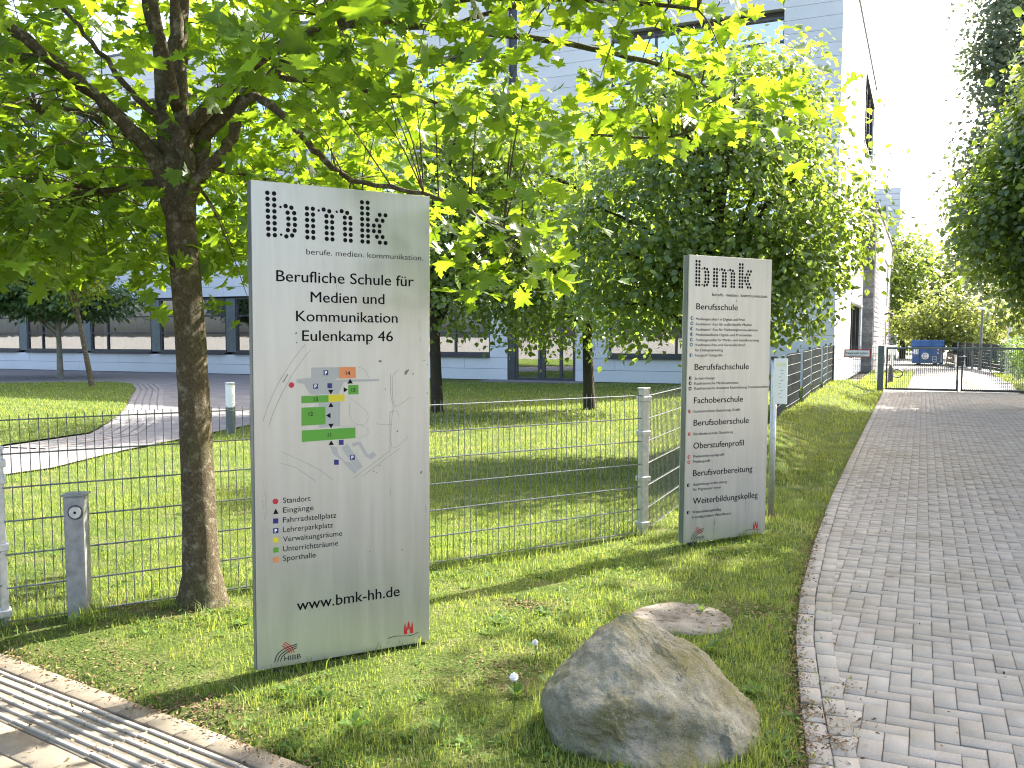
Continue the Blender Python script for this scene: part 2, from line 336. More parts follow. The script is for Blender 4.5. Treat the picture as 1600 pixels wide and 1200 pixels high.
def sheet(poly, z):
    bm = bmesh.new(); f = bm.faces.new([bm.verts.new((x, y, z)) for x, y in poly]); bmesh.ops.triangulate(bm, faces=[f])
    me = bpy.data.meshes.new('sheet'); bm.to_mesh(me); bm.free(); return me
pth = struct('path', sheet(path_poly, .034), M['asphalt'])
isl = struct('grass_island', sheet(island, .075), M['lawn'])
curve = island[1:10]
cv = np.array(curve); tan = np.gradient(cv, axis=0); tan /= np.linalg.norm(tan, axis=1)[:, None]; nor = np.stack([tan[:, 1], -tan[:, 0]], 1)
for k in range(5):
    a, b = cv + nor * (.02 + .17 * k), cv + nor * (.02 + .17 * k + .13); n = len(cv)
    V = [(*p, .05) for p in a] + [(*p, .05) for p in b] + [(*p, .0) for p in a] + [(*p, .0) for p in b]
    F = [(i, n + i, n + i + 1, i + 1) for i in range(n - 1)] + [(i + 1, 2*n + i + 1, 2*n + i, i) for i in range(n - 1)] + [(n + i, 3*n + i, 3*n + i + 1, n + i + 1) for i in range(n - 1)]
    obj('cobble_row', MB().add(V, F), M['cobble'], pth)

# the drive: herringbone bricks, two stretcher rows along its curved edge
drive = struct('driveway', MB().add([(float(edge_x(y)) + .01, y, -.004) for y in np.arange(2., 31.1, .5)] + [(6., y, -.004) for y in np.arange(2., 31.1, .5)],
        [(i, 59 + i, 60 + i, i + 1) for i in range(58)]), M['joint'])
def brickmesh(name, lx, ly, h=.02, c=.0032, tilt=0):
    x, y = lx / 2 - .0018, ly / 2 - .0018
    V = [(-x, -y, -h), (x, -y, -h), (x, y, -h), (-x, y, -h), (-x, -y, -c), (x, -y, -c), (x, y, -c), (-x, y, -c), (-x+c, -y+c, 0), (x-c, -y+c, 0), (x-c, y-c, 0), (-x+c, y-c, 0)]
    F = [(0,1,5,4),(1,2,6,5),(2,3,7,6),(3,0,4,7),(4,5,9,8),(5,6,10,9),(6,7,11,10),(7,4,8,11),(8,9,10,11)]
    return np.array(V), np.array(F)
bricks = []                                      # x, y, yaw, z
U = .1
for j in range(20, 310):
    for i in range(-13, 47):
        c = (i - j) % 4
        if c == 0: x, y, r = (i + 1) * U, (j + .5) * U, 0.
        elif c == 3: x, y, r = (i + .5) * U, (j + 1) * U, math.pi / 2
        else: continue
        e = edge_x(y)
        if x > e + .11 and x < 4.6: bricks.append((x, y, r + random.gauss(0, .006), .012 + random.gauss(0, .0016)))
for row, off in enumerate((.05, .153)):
    y = 2.0 + .11 * row
    while y < 30.8:
        t = math.atan2(1, float(edge_x(y + .1) - edge_x(y - .1)) / .2)
        bricks.append((float(edge_x(y)) + off, y, t + random.gauss(0, .01), .0215 + random.gauss(0, .0015))); y += .206
bricks = np.array(bricks)
BV, BF = brickmesh('b', .2, .1)
dc = np.hypot(bricks[:, 0], bricks[:, 1]); fwd = -bricks[:, 0] * SA + bricks[:, 1] * CA; sd = bricks[:, 0] * CA + bricks[:, 1] * SA
vis = (fwd > 3.2) & (np.abs(sd / np.maximum(fwd, .1)) < .60)
order = np.argsort(np.where(vis, dc, 1e3)); near, rest = order[:300], order[300:]
bme = npmesh('brick', BV, BF); bme.materials.append(M['brick'])
for i in near: piece(bme, 'brick', drive, (bricks[i, 0], bricks[i, 1], bricks[i, 3]), bricks[i, 2])
rb = bricks[rest]; cz, sz = np.cos(rb[:, 2]), np.sin(rb[:, 2])
VV = np.stack([rb[:, 0, None] + BV[None, :, 0] * cz[:, None] - BV[None, :, 1] * sz[:, None], rb[:, 1, None] + BV[None, :, 0] * sz[:, None] + BV[None, :, 1] * cz[:, None], rb[:, 3, None] + BV[None, :, 2] + 0 * cz[:, None]], -1)
FF = (BF[None] + (np.arange(len(rb)) * len(BV))[:, None, None]).reshape(-1, 4)
obj('brick_field', npmesh('brick_field', VV.reshape(-1, 3), FF, np.repeat(rng.random(len(rb)), len(BF))), M['brick'], drive, kind='stuff')

# the pavement with its ribbed guidance strip
pav = struct('pavement', MB().add([(*(PO + PT * s + PN * d), -.012) for s, d in ((-6, -.01), (5, -.01), (5, 3.5), (-6, 3.5))], [(0, 1, 2, 3)][:1]), M['joint'])
pav.data.flip_normals()
ang = math.atan2(PT[1], PT[0])
def pavpiece(me, name, s, d, z=0., parent=None):
    q = PO + PT * s + PN * d; return piece(me, name, parent or pav, (q[0], q[1], z + random.gauss(0, .0012)), ang + random.gauss(0, .004))
def slabmesh(name, lx, ly):
    V, F = brickmesh(name, lx, ly, .03, .004); me = npmesh(name, V, F); me.materials.append(M['slab']); return me
kerb_me, tile_me, slab_me = slabmesh('kerb_stone', .21, .125), slabmesh('tactile_tile', .30, .33), slabmesh('paving_slab', .25, .165)
rib_me = MB().cbox(-.147, .147, -.0085, .0085, -.004, .0105, .003).mesh('rib'); rib_me.materials.append(M['rib'])
s = -1.6
while s < 4.4: pavpiece(kerb_me, 'kerb_stone', s, .064, .004); s += .213
s = -1.6
while s < 4.4:
    tl = pavpiece(tile_me, 'tactile_tile', s, .297)
    for k in range(6):
        r = bpy.data.objects.new('rib', rib_me); COL.objects.link(r); r.parent = tl; r.location = (((k * 5) % 3 - 1) * .004, .1375 - .055 * k, 0)
    s += .302
for row in range(7):
    s = -1.6 + (row % 2) * .126
    while s < 4.3: pavpiece(slab_me, 'paving_slab', s, .548 + row * .167); s += .252

# beyond the gate: pale yard with grass beds
struct('yard', MB().add([(-2.2, 31.1, -.002), (5.5, 31.1, -.002), (9, 75, -.002), (-2.2, 75, -.002)], [(0, 1, 2, 3)]), M['yard'])
struct('grass_bed', MB().prism([(-2.1, 31.6), (-1.15, 31.6), (-.95, 33.), (-1.0, 37.), (-.4, 41.), (-.35, 46.), (-2.1, 46.)], -.03, .06), M['lawn'])
struct('grass_margin', MB().prism([(2.7, 31.3), (6.5, 31.3), (7.5, 46.), (3.5, 46.), (3.0, 37.)], -.03, .06), M['lawn'])

# ------------------------------------------------------------------ the school building
FY, FXR, FH = 32., -2.7, 14.7
school = thing('school_building', 'long white panel-clad school building with dark window bands and a tall bright end wall', 'building', (-30, FY, 0))
B = MB(); B.box(-75, FXR - .36, FY + .45, 53, -.1, FH - .1)
obj('wall_core', B, M['cladding_back'], school)
bays = [(k, -19. - 4.5 * n) for k in range(3) for n in range(10)]          # right edge of each bay in the window bands
bandz = [(.9, 3.4), (5.4, 7.9), (9.8, 12.3)]
opens = [(-66., -19., z0, z1) for z0, z1 in bandz]
opens += [(-18.5, -15.4, *bandz[0]), (-18.5, -15.4, *bandz[1]), (-18.5, -15.4, *bandz[2]), (-10.55, -6.4, *bandz[0]), (-10.55, -4.55, *bandz[1]), (-10.55, -4.55, *bandz[2]),
          (-14.65, -11.85, 0, 3.0), (-14.65, -14.25, 3.0, 14.7)]
panels = []
zs = [0.03, .46, .89] ; z = .89
while z < FH - .2: z += .432; zs.append(min(z, FH))
for r in range(len(zs) - 1):
    z0, z1 = zs[r], zs[r + 1]; zm = (z0 + z1) / 2
    cuts = sorted((a, b) for a, b, c, d in opens if c - .05 < zm < d + .05); x = -75.; spans = []
    for a, b in cuts: spans.append((x, a)); x = b
    spans.append((x, FXR))
    for a, b in spans:
        L = 6.2; st = -75 + (r * 2.7) % L; q = a
        while q < b - .05:
            e = st + L * (math.floor((q - st) / L) + 1)
            if e - q < .4: e += L
            e = min(e, b)
            if b - e < .5: e = b
            panels.append((q, e, z0, z1)); q = e
panels.sort(key=lambda p: (-(p[3] < 3.5 or p[0] > -20), -p[1]))
def panelbox(mb, q, e, z0, z1): return mb.box(q + .006, e - .006, FY, FY + .3, z0 + .0055, z1 - .0055)
for p in panels[:240]: obj('panel', panelbox(MB(), *p), M['panel'], school)
rest = MB()
for p in panels[240:]: panelbox(rest, *p)
obj('upper_panels', rest, M['panel'], school, kind='stuff')
# windows: frame, panes, dim room with curtain
def window(x0, x1, z0, z1, cols, rows, curtain=0., y=FY, sill=True):
    f = MB(); w = .07
    xs = [x0 + (x1 - x0) * c for c in cols]; zz = [z0 + .16 + (z1 - z0 - .16) * r for r in rows]
    for x in xs: f.box(x - w / 2, x + w / 2, y + .1, y + .24, z0 + .16, z1)
    for q in zz: f.box(x0, x1, y + .115, y + .23, q - w / 2, q + w / 2)
    f.box(x0 - .02, x1 + .02, y + .06, y + .34, z1 - .05, z1 + .01); f.box(x0 - .02, x1 + .02, y + .05, y + .34, z0 + .05, z0 + .17)
    wd_ = obj('window', f, M['dark'], school)
    if sill: obj('sill', MB().box(x0 - .03, x1 + .03, y - .1, y + .2, z0 - .01, z0 + .045), M['dark'], wd_)
    for i in range(len(xs) - 1):
        for j in range(len(zz) - 1):
            obj('pane', MB().add([(xs[i], y + .17, zz[j]), (xs[i + 1], y + .17, zz[j]), (xs[i + 1], y + .17, zz[j + 1]), (xs[i], y + .17, zz[j + 1])], [(0, 1, 2, 3)]), M['glass'], wd_)
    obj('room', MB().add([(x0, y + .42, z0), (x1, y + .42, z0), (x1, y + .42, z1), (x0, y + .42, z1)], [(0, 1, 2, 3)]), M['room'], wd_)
    if curtain:
        n = 40; a, b = x0 + (x1 - x0) * (1 - curtain), x1; V = []; 
        for i in range(n + 1): V += [(a + (b - a) * i / n, y + .34 + .03 * math.sin(i * 1.9), z0 + .1), (a + (b - a) * i / n, y + .34 + .03 * math.sin(i * 1.9), z1)]
        obj('curtain', MB().add(V, [(2*i, 2*i+2, 2*i+3, 2*i+1) for i in range(n)]), M['curtain'], wd_)
cur = [.5, .72, .6, .85, .4, .62, .75, .3, .66, .5]
for k, xr in bays:
    n = int(round((-19. - xr) / 4.5)); x1 = xr - .62; x0 = xr - 4.5
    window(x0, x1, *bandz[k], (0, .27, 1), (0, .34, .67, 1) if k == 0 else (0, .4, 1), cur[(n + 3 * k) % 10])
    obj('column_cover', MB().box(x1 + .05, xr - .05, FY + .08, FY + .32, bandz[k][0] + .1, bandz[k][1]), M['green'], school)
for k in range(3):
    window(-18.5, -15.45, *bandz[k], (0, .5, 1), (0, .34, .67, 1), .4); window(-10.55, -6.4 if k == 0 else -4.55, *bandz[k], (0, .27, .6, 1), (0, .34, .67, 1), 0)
obj('stair_recess', MB().box(-14.65, -14.25, FY + .2, FY + .4, 3.0, FH - .1), M['dark'], school)
d = MB().box(-14.65, -14.35, FY + .05, FY + .4, 0, 3.); 
for a, b in ((-14.35, -14.25), (-13.4, -13.28), (-13.26, -13.1), (-11.98, -11.85)): d.box(a, b, FY + .08, FY + .2, 0, 3.)
d.box(-12.52, -12.40, FY + .085, FY + .19, 0, 3.)
for a, b in ((0, .14), (2.3, 2.42), (2.9, 3.0)): d.box(-14.3, -11.85, FY + .09, FY + .18, a, b)
dr = obj('door', d, M['dark'], school)
for a, b in ((-14.25, -13.4), (-13.1, -12.52), (-12.4, -11.98)):
    for c, e in ((.14, 2.3), (2.42, 2.9)): obj('pane', MB().add([(a, FY + .13, c), (b, FY + .13, c), (b, FY + .13, e), (a, FY + .13, e)], [(0, 1, 2, 3)]), M['glass'], dr)
obj('handle', MB().tube([(-13.33, FY + .02, .85), (-13.33, FY + .02, 1.35)], .016, 8), M['galv'], dr)
obj('room', MB().add([(-14.3, FY + .44, 0), (-11.9, FY + .44, 0), (-11.9, FY + .44, 3), (-14.3, FY + .44, 3)], [(0, 1, 2, 3)]), M['room'], dr)
struct('door_step', MB().box(-15.2, -11.2, 30.6, 31.94, -.02, .045), M['asphalt'])
obj('coping', MB().box(-75.1, FXR + .06, FY - .06, FY + .4, FH, FH + .09), M['green'], school)
obj('end_coping', MB().box(FXR - .3, FXR + .06, FY + .4, 53.05, FH, FH + .09), M['green'], school)
obj('plinth', MB().box(-75, FXR - .01, FY + .04, FY + .4, -.1, .028), M['dark'], school)
# end wall towards the drive
eo = [(39.0, 45.7, .9, 3.05), (44.3, 51.6, 10.4, 13.5), (43., 50., 4.9, 8.)]
ends = []
for r in range(17):
    z0, z1 = .03 + r * .863, min(.03 + (r + 1) * .863, FH); y = 32.0
    st = 32 + (r % 2) * 1.6; marks_ = [32.0] + [st + 3.2 * k for k in range(8) if 32.3 < st + 3.2 * k < 52.7] + [53.]
    for a, b in zip(marks_[:-1], marks_[1:]):
        segs = [(a, b, z0, z1)]
        for oa, ob, oc, od in eo:
            nsg = []
            for (p, q, u, v) in segs:
                if q <= oa or p >= ob or v <= oc or u >= od: nsg.append((p, q, u, v)); continue
                if p < oa: nsg.append((p, oa, u, v))
                if q > ob: nsg.append((ob, q, u, v))
                if u < oc: nsg.append((max(p, oa), min(q, ob), u, oc))
                if v > od: nsg.append((max(p, oa), min(q, ob), od, v))
            segs = nsg
        ends += segs
for p, q, u, v in ends: obj('end_panel', MB().box(FXR - .3, FXR + .002, p + .006 + (.012 if p == 32. else 0), q - .006, u + .006, v - .006), M['panel'], school)
for a, b, c, e in eo:
    f = MB(); X = FXR
    for y in (a, a + (b - a) * .33, a + (b - a) * .66, b): f.box(X - .25, X - .08, y - .06, y + .06, c, e)
    for q in (c, e): f.box(X - .25, X + .03, a - .06, b + .06, q - .05, q + .05)
    w = obj('end_window', f, M['dark'], school)
    obj('pane', MB().add([(X - .17, a, c), (X - .17, b, c), (X - .17, b, e), (X - .17, a, e)], [(0, 1, 2, 3)]), M['painted_reflection'], w)
    obj('room', MB().add([(X - .34, a, c), (X - .34, b, c), (X - .34, b, e), (X - .34, a, e)], [(0, 1, 2, 3)]), M['room'], w)

# dark-stone annex and the second white block behind
annex = thing('stone_annex', 'low annex with dark stone end and pale coursed side wall beside the white end wall', 'building', (-6, 60, 0))
obj('wall_core', MB().box(-9, -2.26, 46.8, 74.9, 0, 7.8), M['cladding_back'], annex)
z = 0.
while z < 7.85:
    h = random.choice((.2, .26, .31)); st = -2.78
    obj('stone_course', MB().box(-3.2, -2.22 - random.random() * .02, 46.7 - random.random() * .03, 47.2, z + .008, min(z + h, 7.9)), M['stone'], annex)
    z += h
z = 0.
while z < 7.85:
    for a, b in ((47.2, 58.0), (64.0, 75.)) if 3.6 < z < 6.2 else (((47.2, 60.5), (63.5, 75.)) if z < 2.6 else ((47.2, 75.),)):
        obj('clinker_course', MB().box(-2.5, -2.2, a, b, z + .028, min(z + .235, 7.9)), M['board'], annex)
    z += .24
for a, b, c, e in ((58., 64., 3.6, 6.24), (60.5, 63.5, 0, 2.64)):
    w = obj('window', MB().box(-2.4, -2.3, a, b, c, c + .1).box(-2.4, -2.3, a, b, e - .1, e).box(-2.4, -2.3, a, a + .12, c, e).box(-2.4, -2.3, b - .12, b, c, e), M['dark'], annex)
    obj('pane', MB().add([(-2.35, a, c), (-2.35, b, c), (-2.35, b, e), (-2.35, a, e)], [(0, 1, 2, 3)]), M['glass'], w)
for y in (59.4, 60.2): obj('wall_lamp', MB().tube([(-2.25, y, 3.0), (-1.95, y, 3.1), (-1.75, y, 2.95)], [.04, .05, .16], 10), M['dark'], annex)
obj('coping', MB().box(-9, -2.12, 46.62, 75.1, 7.9, 8.02), M['dark'], annex)
blk = thing('white_block', 'farther white panelled block rising behind the stone annex', 'building', (-10, 80, 0))
obj('wall_core', MB().box(-30, -1.95, 75.15, 96, 0, 12.7), M['cladding_back'], blk)
for r in range(29):
    obj('panel', MB().box(-30, -1.9, 75.0, 75.14, r * .442 + .012, r * .442 + .43), M['panel'], blk)
    obj('side_panel', MB().box(-2.05, -1.892, 75.15, 96, r * .442 + .012, r * .442 + .43), M['panel'], blk)
for z in (1., 4.2, 7.4, 10.2):
    w = obj('side_window', MB().box(-1.9, -1.86, 80, 90, z, z + 1.8), M['dark'], blk)
# white meter cabinet on posts and black standpipe behind the gate
c = thing('meter_cabinet', 'low white cabinet on two posts behind the gate post', 'cabinet', (-1.25, 35.2, 0))
obj('cabinet_body', MB().cbox(-1.65, -.85, 35.05, 35.35, 1.05, 1.40, .02), M['white'], c)
for x in (-1.5, -1.0): obj('post', MB().cbox(x - .05, x + .05, 35.15, 35.25, .03, 1.06, .01), M['white'], c)
c = thing('standpipe', 'small black standpipe with curled hose behind the gate', 'standpipe', (-1.02, 34.6, .05))
obj('pipe', MB().tube([(-1.02, 34.6, .03), (-1.02, 34.6, .3), (-1.02, 34.6, .62), (-1.02, 34.6, .72)], [.09, .09, .075, .03], 12), M['dark'], c)
obj('hose', MB().tube([(-.95 + .16 + .16 * math.cos(t), 34.6, .42 + .14 * math.sin(t)) for t in np.linspace(2.6, -2.4, 14)], .022, 8), M['dark'], c)

# ------------------------------------------------------------------ fences and gate
F0, F1 = np.array([-4.86, 3.65]), np.array([-2.2, 7.66]); FT = (F1 - F0) / np.linalg.norm(F1 - F0)
def mesh_panel(parent, a, b, z0, singles=True, strips=False, gap=.05, rows=6, h=.2, rod=.0028, bar=.0042, mat='wire'):
    """double-rod mat between two points: level bars in pairs, upright rods between them, optional woven strips"""
    a, b = np.array(a), np.array(b); L = np.linalg.norm(b - a); t = (b - a) / L; an = math.atan2(t[1], t[0]); nrm = np.array([-t[1], t[0]])
    hb = MB()
    for s in (-1, 1): hb.tube([(0, s * .0075, 0), (L, s * .0075, 0)], bar, 6)
    hm = hb.mesh('level_wire'); hm.materials.append(M[mat])
    for k in range(rows + 1): piece(hm, 'level_wire', parent, (a[0], a[1], z0 + k * h), an)
    n = int(L / gap); top = z0 + rows * h + (.03 if rows > 4 else 0)
    if singles:
        vm = MB().tube([(0, 0, -.03), (0, 0, top - z0)], rod, 6).mesh('upright_wire'); vm.materials.append(M[mat])
        for k in range(1, n): q = a + t * k * L / n; piece(vm, 'upright_wire', parent, (q[0], q[1], z0))
    else:
        v = MB()
        for k in range(1, n): q = a + t * k * L / n; v.tube([(q[0], q[1], z0 - .03), (q[0], q[1], top)], rod, 4, cap=False)
        obj('upright_wires', v, M[mat], parent, kind='stuff')
    if strips:
        seg = []
        for r in range(rows):
            m = max(2, int(L / .1)); V = []
            for i in range(m + 1):
                q = a + t * L * i / m + nrm * .006 * (1 if i % 2 else -1); V += [(q[0], q[1], z0 + r * h + .006), (q[0], q[1], z0 + (r + 1) * h - .006)]
            obj('woven_strip', MB().add(V, [(2*i, 2*i+2, 2*i+3, 2*i+1) for i in range(m)]), M['strip'], parent)
def fence_post(parent, p, h, z0=-.1, w=.03, d=.02, an=0., mat='galv', clips=True):
    q = MB().cbox(-w, w, -d, d, z0, h, .006); m = q.mesh('fence_post'); m.materials.append(M[mat]); o = piece(m, 'fence_post', parent, (p[0], p[1], 0), an)
    c = MB().cbox(-w - .006, w + .006, -d - .006, d + .006, h, h + .018, .004).mesh('post_cap'); c.materials.append(M[mat]); k = bpy.data.objects.new('post_cap', c); COL.objects.link(k); k.parent = o
    if clips:
        for z in (.1, .5, .9, h - .08):
            cl = MB().cbox(-w - .012, w + .012, -d - .014, d + .014, z - .022, z + .022, .005).mesh('clamp'); cl.materials.append(M[mat]); k = bpy.data.objects.new('clamp', cl); COL.objects.link(k); k.parent = o
    return o
fr = thing('mesh_fence', 'low grey wire mesh fence running behind the two signs and the maple trunk', 'fence', (*F0, 0))
fa = math.atan2(FT[1], FT[0]); L2 = np.linalg.norm(F1 - F0) / 2; off = np.array([-FT[1], FT[0]]) * .045
zb = (.075, .055, .03)
joins = [F0 - FT * 2.5, F0 - FT * .09, F0 + FT * L2, F1]
for k, z0 in enumerate(zb): mesh_panel(fr, joins[k] + FT * .012, joins[k + 1] - FT * .012, z0)
for k in (-1, 0, 1): fence_post(fr, F0 + FT * (L2 * k - (.09 if k == 0 else 0)) + off, 1.26 if k else 1.08, w=.022, d=.035, an=fa)
fence_post(fr, F1, 1.28, w=.035, d=.035, an=fa)
sf = thing('strip_fence', 'stepped mesh fence with dark woven privacy strips along the grass verge', 'fence', (-2.2, 7.7, 0))
ys = [7.72, 10.3, 12.9, 15.5, 18.2, 20.9, 23.7, 26.4, 28.9, 31.0]; tops = [1.22, 1.23, 1.25, 1.27, 1.36, 1.38, 1.40, 1.42, 1.42]
fx = lambda y: -2.2 - .0193 * (y - 7.66)
for k in range(9):
    y0, y1 = ys[k] + .03, ys[k + 1] - .03; sk = .05 * (k % 2) if k > 2 else 0
    mesh_panel(sf, (fx(y0) + sk, y0), (fx(y1) - sk * .4, y1), tops[k] - 1.2, singles=(k == 0), strips=(k > 0), rod=.003 if k == 0 else .0035, bar=.0042 if k == 0 else .006)
    fence_post(sf, (fx(ys[k + 1]) - .06, ys[k + 1]), tops[k] + .07, w=.035, d=.025, an=math.pi / 2, mat='green', clips=False)
gy_ = 30.95
lf = thing('gate_fence', 'short mesh fence section left of the driveway gate carrying the fire access sign', 'fence', (-2.65, gy_, 0))
mesh_panel(lf, (-2.6, gy_), (-1.3, gy_), .18, singles=True, rod=.006, bar=.007, gap=.065, mat='green')
fence_post(lf, (-2.62, gy_), 1.42, w=.03, d=.03, mat='green', clips=False)
gp = solo('gate_post', MB().cbox(-1.29, -1.11, gy_ - .09, gy_ + .09, -.1, 1.44, .01), M['green'], 'square grey-green gate post at the left end of the driveway gate', 'post', (-1.2, gy_, 0))
def gate_leaf(x0, x1, label, z0=.06, z1=1.37):
    g = thing('gate_leaf', label, 'gate', ((x0 + x1) / 2, gy_, 0), group='driveway gate leaves'); f = .028
    for a, b, c, e, nm in ((x0, x1, z1 - .05, z1 + .015, 'top_rail'), (x0, x1, z0 - .015, z0 + .05, 'bottom_rail'), (x0, x0 + .05, z0 + .05, z1 - .05, 'stile'), (x1 - .05, x1, z0 + .05, z1 - .05, 'stile')):
        obj(nm, MB().cbox(a, b, gy_ - f, gy_ + f, c, e, .005), M['green'] if nm == 'top_rail' else M['dark'], g)
    vm = MB().tube([(0, 0, 0), (0, 0, z1 - z0 - .1)], .0085, 6).mesh('bar'); vm.materials.append(M['green'])
    n = int((x1 - x0 - .1) / .055)
    for k in range(1, n): piece(vm, 'bar', g, (x0 + .05 + k * (x1 - x0 - .1) / n, gy_, z0 + .05))
    for k in range(1, 6): obj('level_wire', MB().tube([(x0 + .05, gy_ - .008, z0 + .05 + k * .2), (x1 - .05, gy_ - .008, z0 + .05 + k * .2)], .005, 6), M['green'], g)
    return g
g1 = gate_leaf(-1.05, 1.0, 'left leaf of the driveway gate with the lock box')
obj('lock_box', MB().cbox(.95, 1.07, gy_ - .05, gy_ + .05, .82, 1.3, .008), M['dark'], g1)
obj('handle', MB().tube([(1.0, gy_ - .05, 1.1), (1.0, gy_ - .1, 1.1), (1.2, gy_ - .1, 1.1)], .012, 8), M['galv'], g1)
obj('drop_bolt', MB().tube([(1.0, gy_ - .04, .4), (1.0, gy_ - .04, .005)], .01, 8), M['dark'], g1)
gate_leaf(1.08, 3.45, 'right leaf of the driveway gate reaching the picture edge')

# ------------------------------------------------------------------ lettering
def textmesh(s, width, cap, align='L', weight=0.):
    c = bpy.data.curves.new('t', 'FONT'); c.body = s; c.size = 1; c.offset = weight; c.resolution_u = 4; c.fill_mode = 'FRONT'
    o = bpy.data.objects.new('t', c); COL.objects.link(o); bpy.context.view_layer.update()
    me = bpy.data.meshes.new_from_object(o.evaluated_get(bpy.context.evaluated_depsgraph_get())); bpy.data.objects.remove(o); bpy.data.curves.remove(c)
    n = len(me.vertices); v = np.zeros(n * 3); me.vertices.foreach_get('co', v); v = v.reshape(-1, 3)
    x0, x1 = v[:, 0].min(), v[:, 0].max(); capn = .729
    if width is None: sx = cap / capn
    else: sx = width / (x1 - x0)
    X = (v[:, 0] - x0) * sx; Z = v[:, 1] * cap / capn
    if align == 'C': X -= (x1 - x0) * sx / 2
    me.vertices.foreach_set('co', np.stack([X, np.zeros(n), Z], 1).ravel()); me.update(); return me
PRINT_Y = -.0012
def letter(parent, s, x, z, w, cap, mat='black', name='lettering', align='L', weight=.0, y=PRINT_Y, rot=0.):
    me = textmesh(s, w, cap, align, weight)
    if cap > .04:                                # heavier strokes for the big lines
        n0 = len(me.vertices); v0 = np.zeros(n0 * 3); me.vertices.foreach_get('co', v0); v0 = v0.reshape(-1, 3); p0 = [list(p.vertices) for p in me.polygons]
        mb2 = MB().add(v0 - [cap * .012, 0, 0], p0); mb2.add(v0 + [cap * .012, -.0002, cap * .008], p0); me = mb2.mesh(name)
    if cap > .04 and ' ' in s:                   # one object for each word
        n = len(me.vertices); v = np.zeros(n * 3); me.vertices.foreach_get('co', v); v = v.reshape(-1, 3); ps = [list(p.vertices) for p in me.polygons]
        ext = sorted((v[p, 0].min(), v[p, 0].max(), k) for k, p in enumerate(ps)); words = []; r_ = -9
        for a, b, k in ext:
            if a > r_ + .28 * cap: words.append([])
            words[-1].append(k); r_ = max(r_, b)
        for wd_ in words[1:]:
            m2 = bpy.data.meshes.new(name); ids = sorted({i for k in wd_ for i in ps[k]}); mp = {i: j for j, i in enumerate(ids)}
            m2.from_pydata([tuple(v[i]) for i in ids], [], [[mp[i] for i in ps[k]] for k in wd_]); o = obj(name, m2, M[mat], parent, local=True); o.location = (x, y, z)
        ids = sorted({i for k in words[0] for i in ps[k]}); mp = {i: j for j, i in enumerate(ids)}; m2 = bpy.data.meshes.new(name)
        m2.from_pydata([tuple(v[i]) for i in ids], [], [[mp[i] for i in ps[k]] for k in words[0]]); me = m2
    o = obj(name, me, M[mat], parent, local=True); o.location = (x, y, z); o.rotation_euler = (0, -rot, 0); return o
def poly(parent, pts, mat, name, y=PRINT_Y):
    bm = bmesh.new(); f = bm.faces.new([bm.verts.new((x, y, z)) for x, z in pts]); bm.normal_update()
    if f.normal.y > 0: f.normal_flip()
    bmesh.ops.triangulate(bm, faces=[f]); me = bpy.data.meshes.new(name); bm.to_mesh(me); bm.free()
    return obj(name, me, M[mat], parent, local=True)
def ring_pts(x, z, r, n=20): return [(x + r * math.cos(2 * math.pi * k / n), z + r * math.sin(2 * math.pi * k / n)) for k in range(n)]
def stroke(parent, pts, w, mat, name, y=PRINT_Y):
    p = np.array(pts, float)
    if len(p) > 2:                               # smooth the run
        q = []
        for i in range(len(p) - 1):
            a, b, c, e = p[max(i - 1, 0)], p[i], p[i + 1], p[min(i + 2, len(p) - 1)]
            for t in np.linspace(0, 1, 5)[:-1]: q.append(.5 * (2*b + (c - a) * t + (2*a - 5*b + 4*c - e) * t*t + (3*b - a - 3*c + e) * t**3))
        p = np.array(q + [p[-1]])
    t = np.gradient(p, axis=0); t /= np.linalg.norm(t, axis=1)[:, None] + 1e-9; n = np.stack([-t[:, 1], t[:, 0]], 1) * w / 2; k = len(p)
    V = [(a[0], y, a[1]) for a in p - n] + [(a[0], y, a[1]) for a in p + n]
    return obj(name, MB().add(V, [(i, i + 1, k + i + 1, k + i) for i in range(k - 1)]), M[mat], parent, local=True)
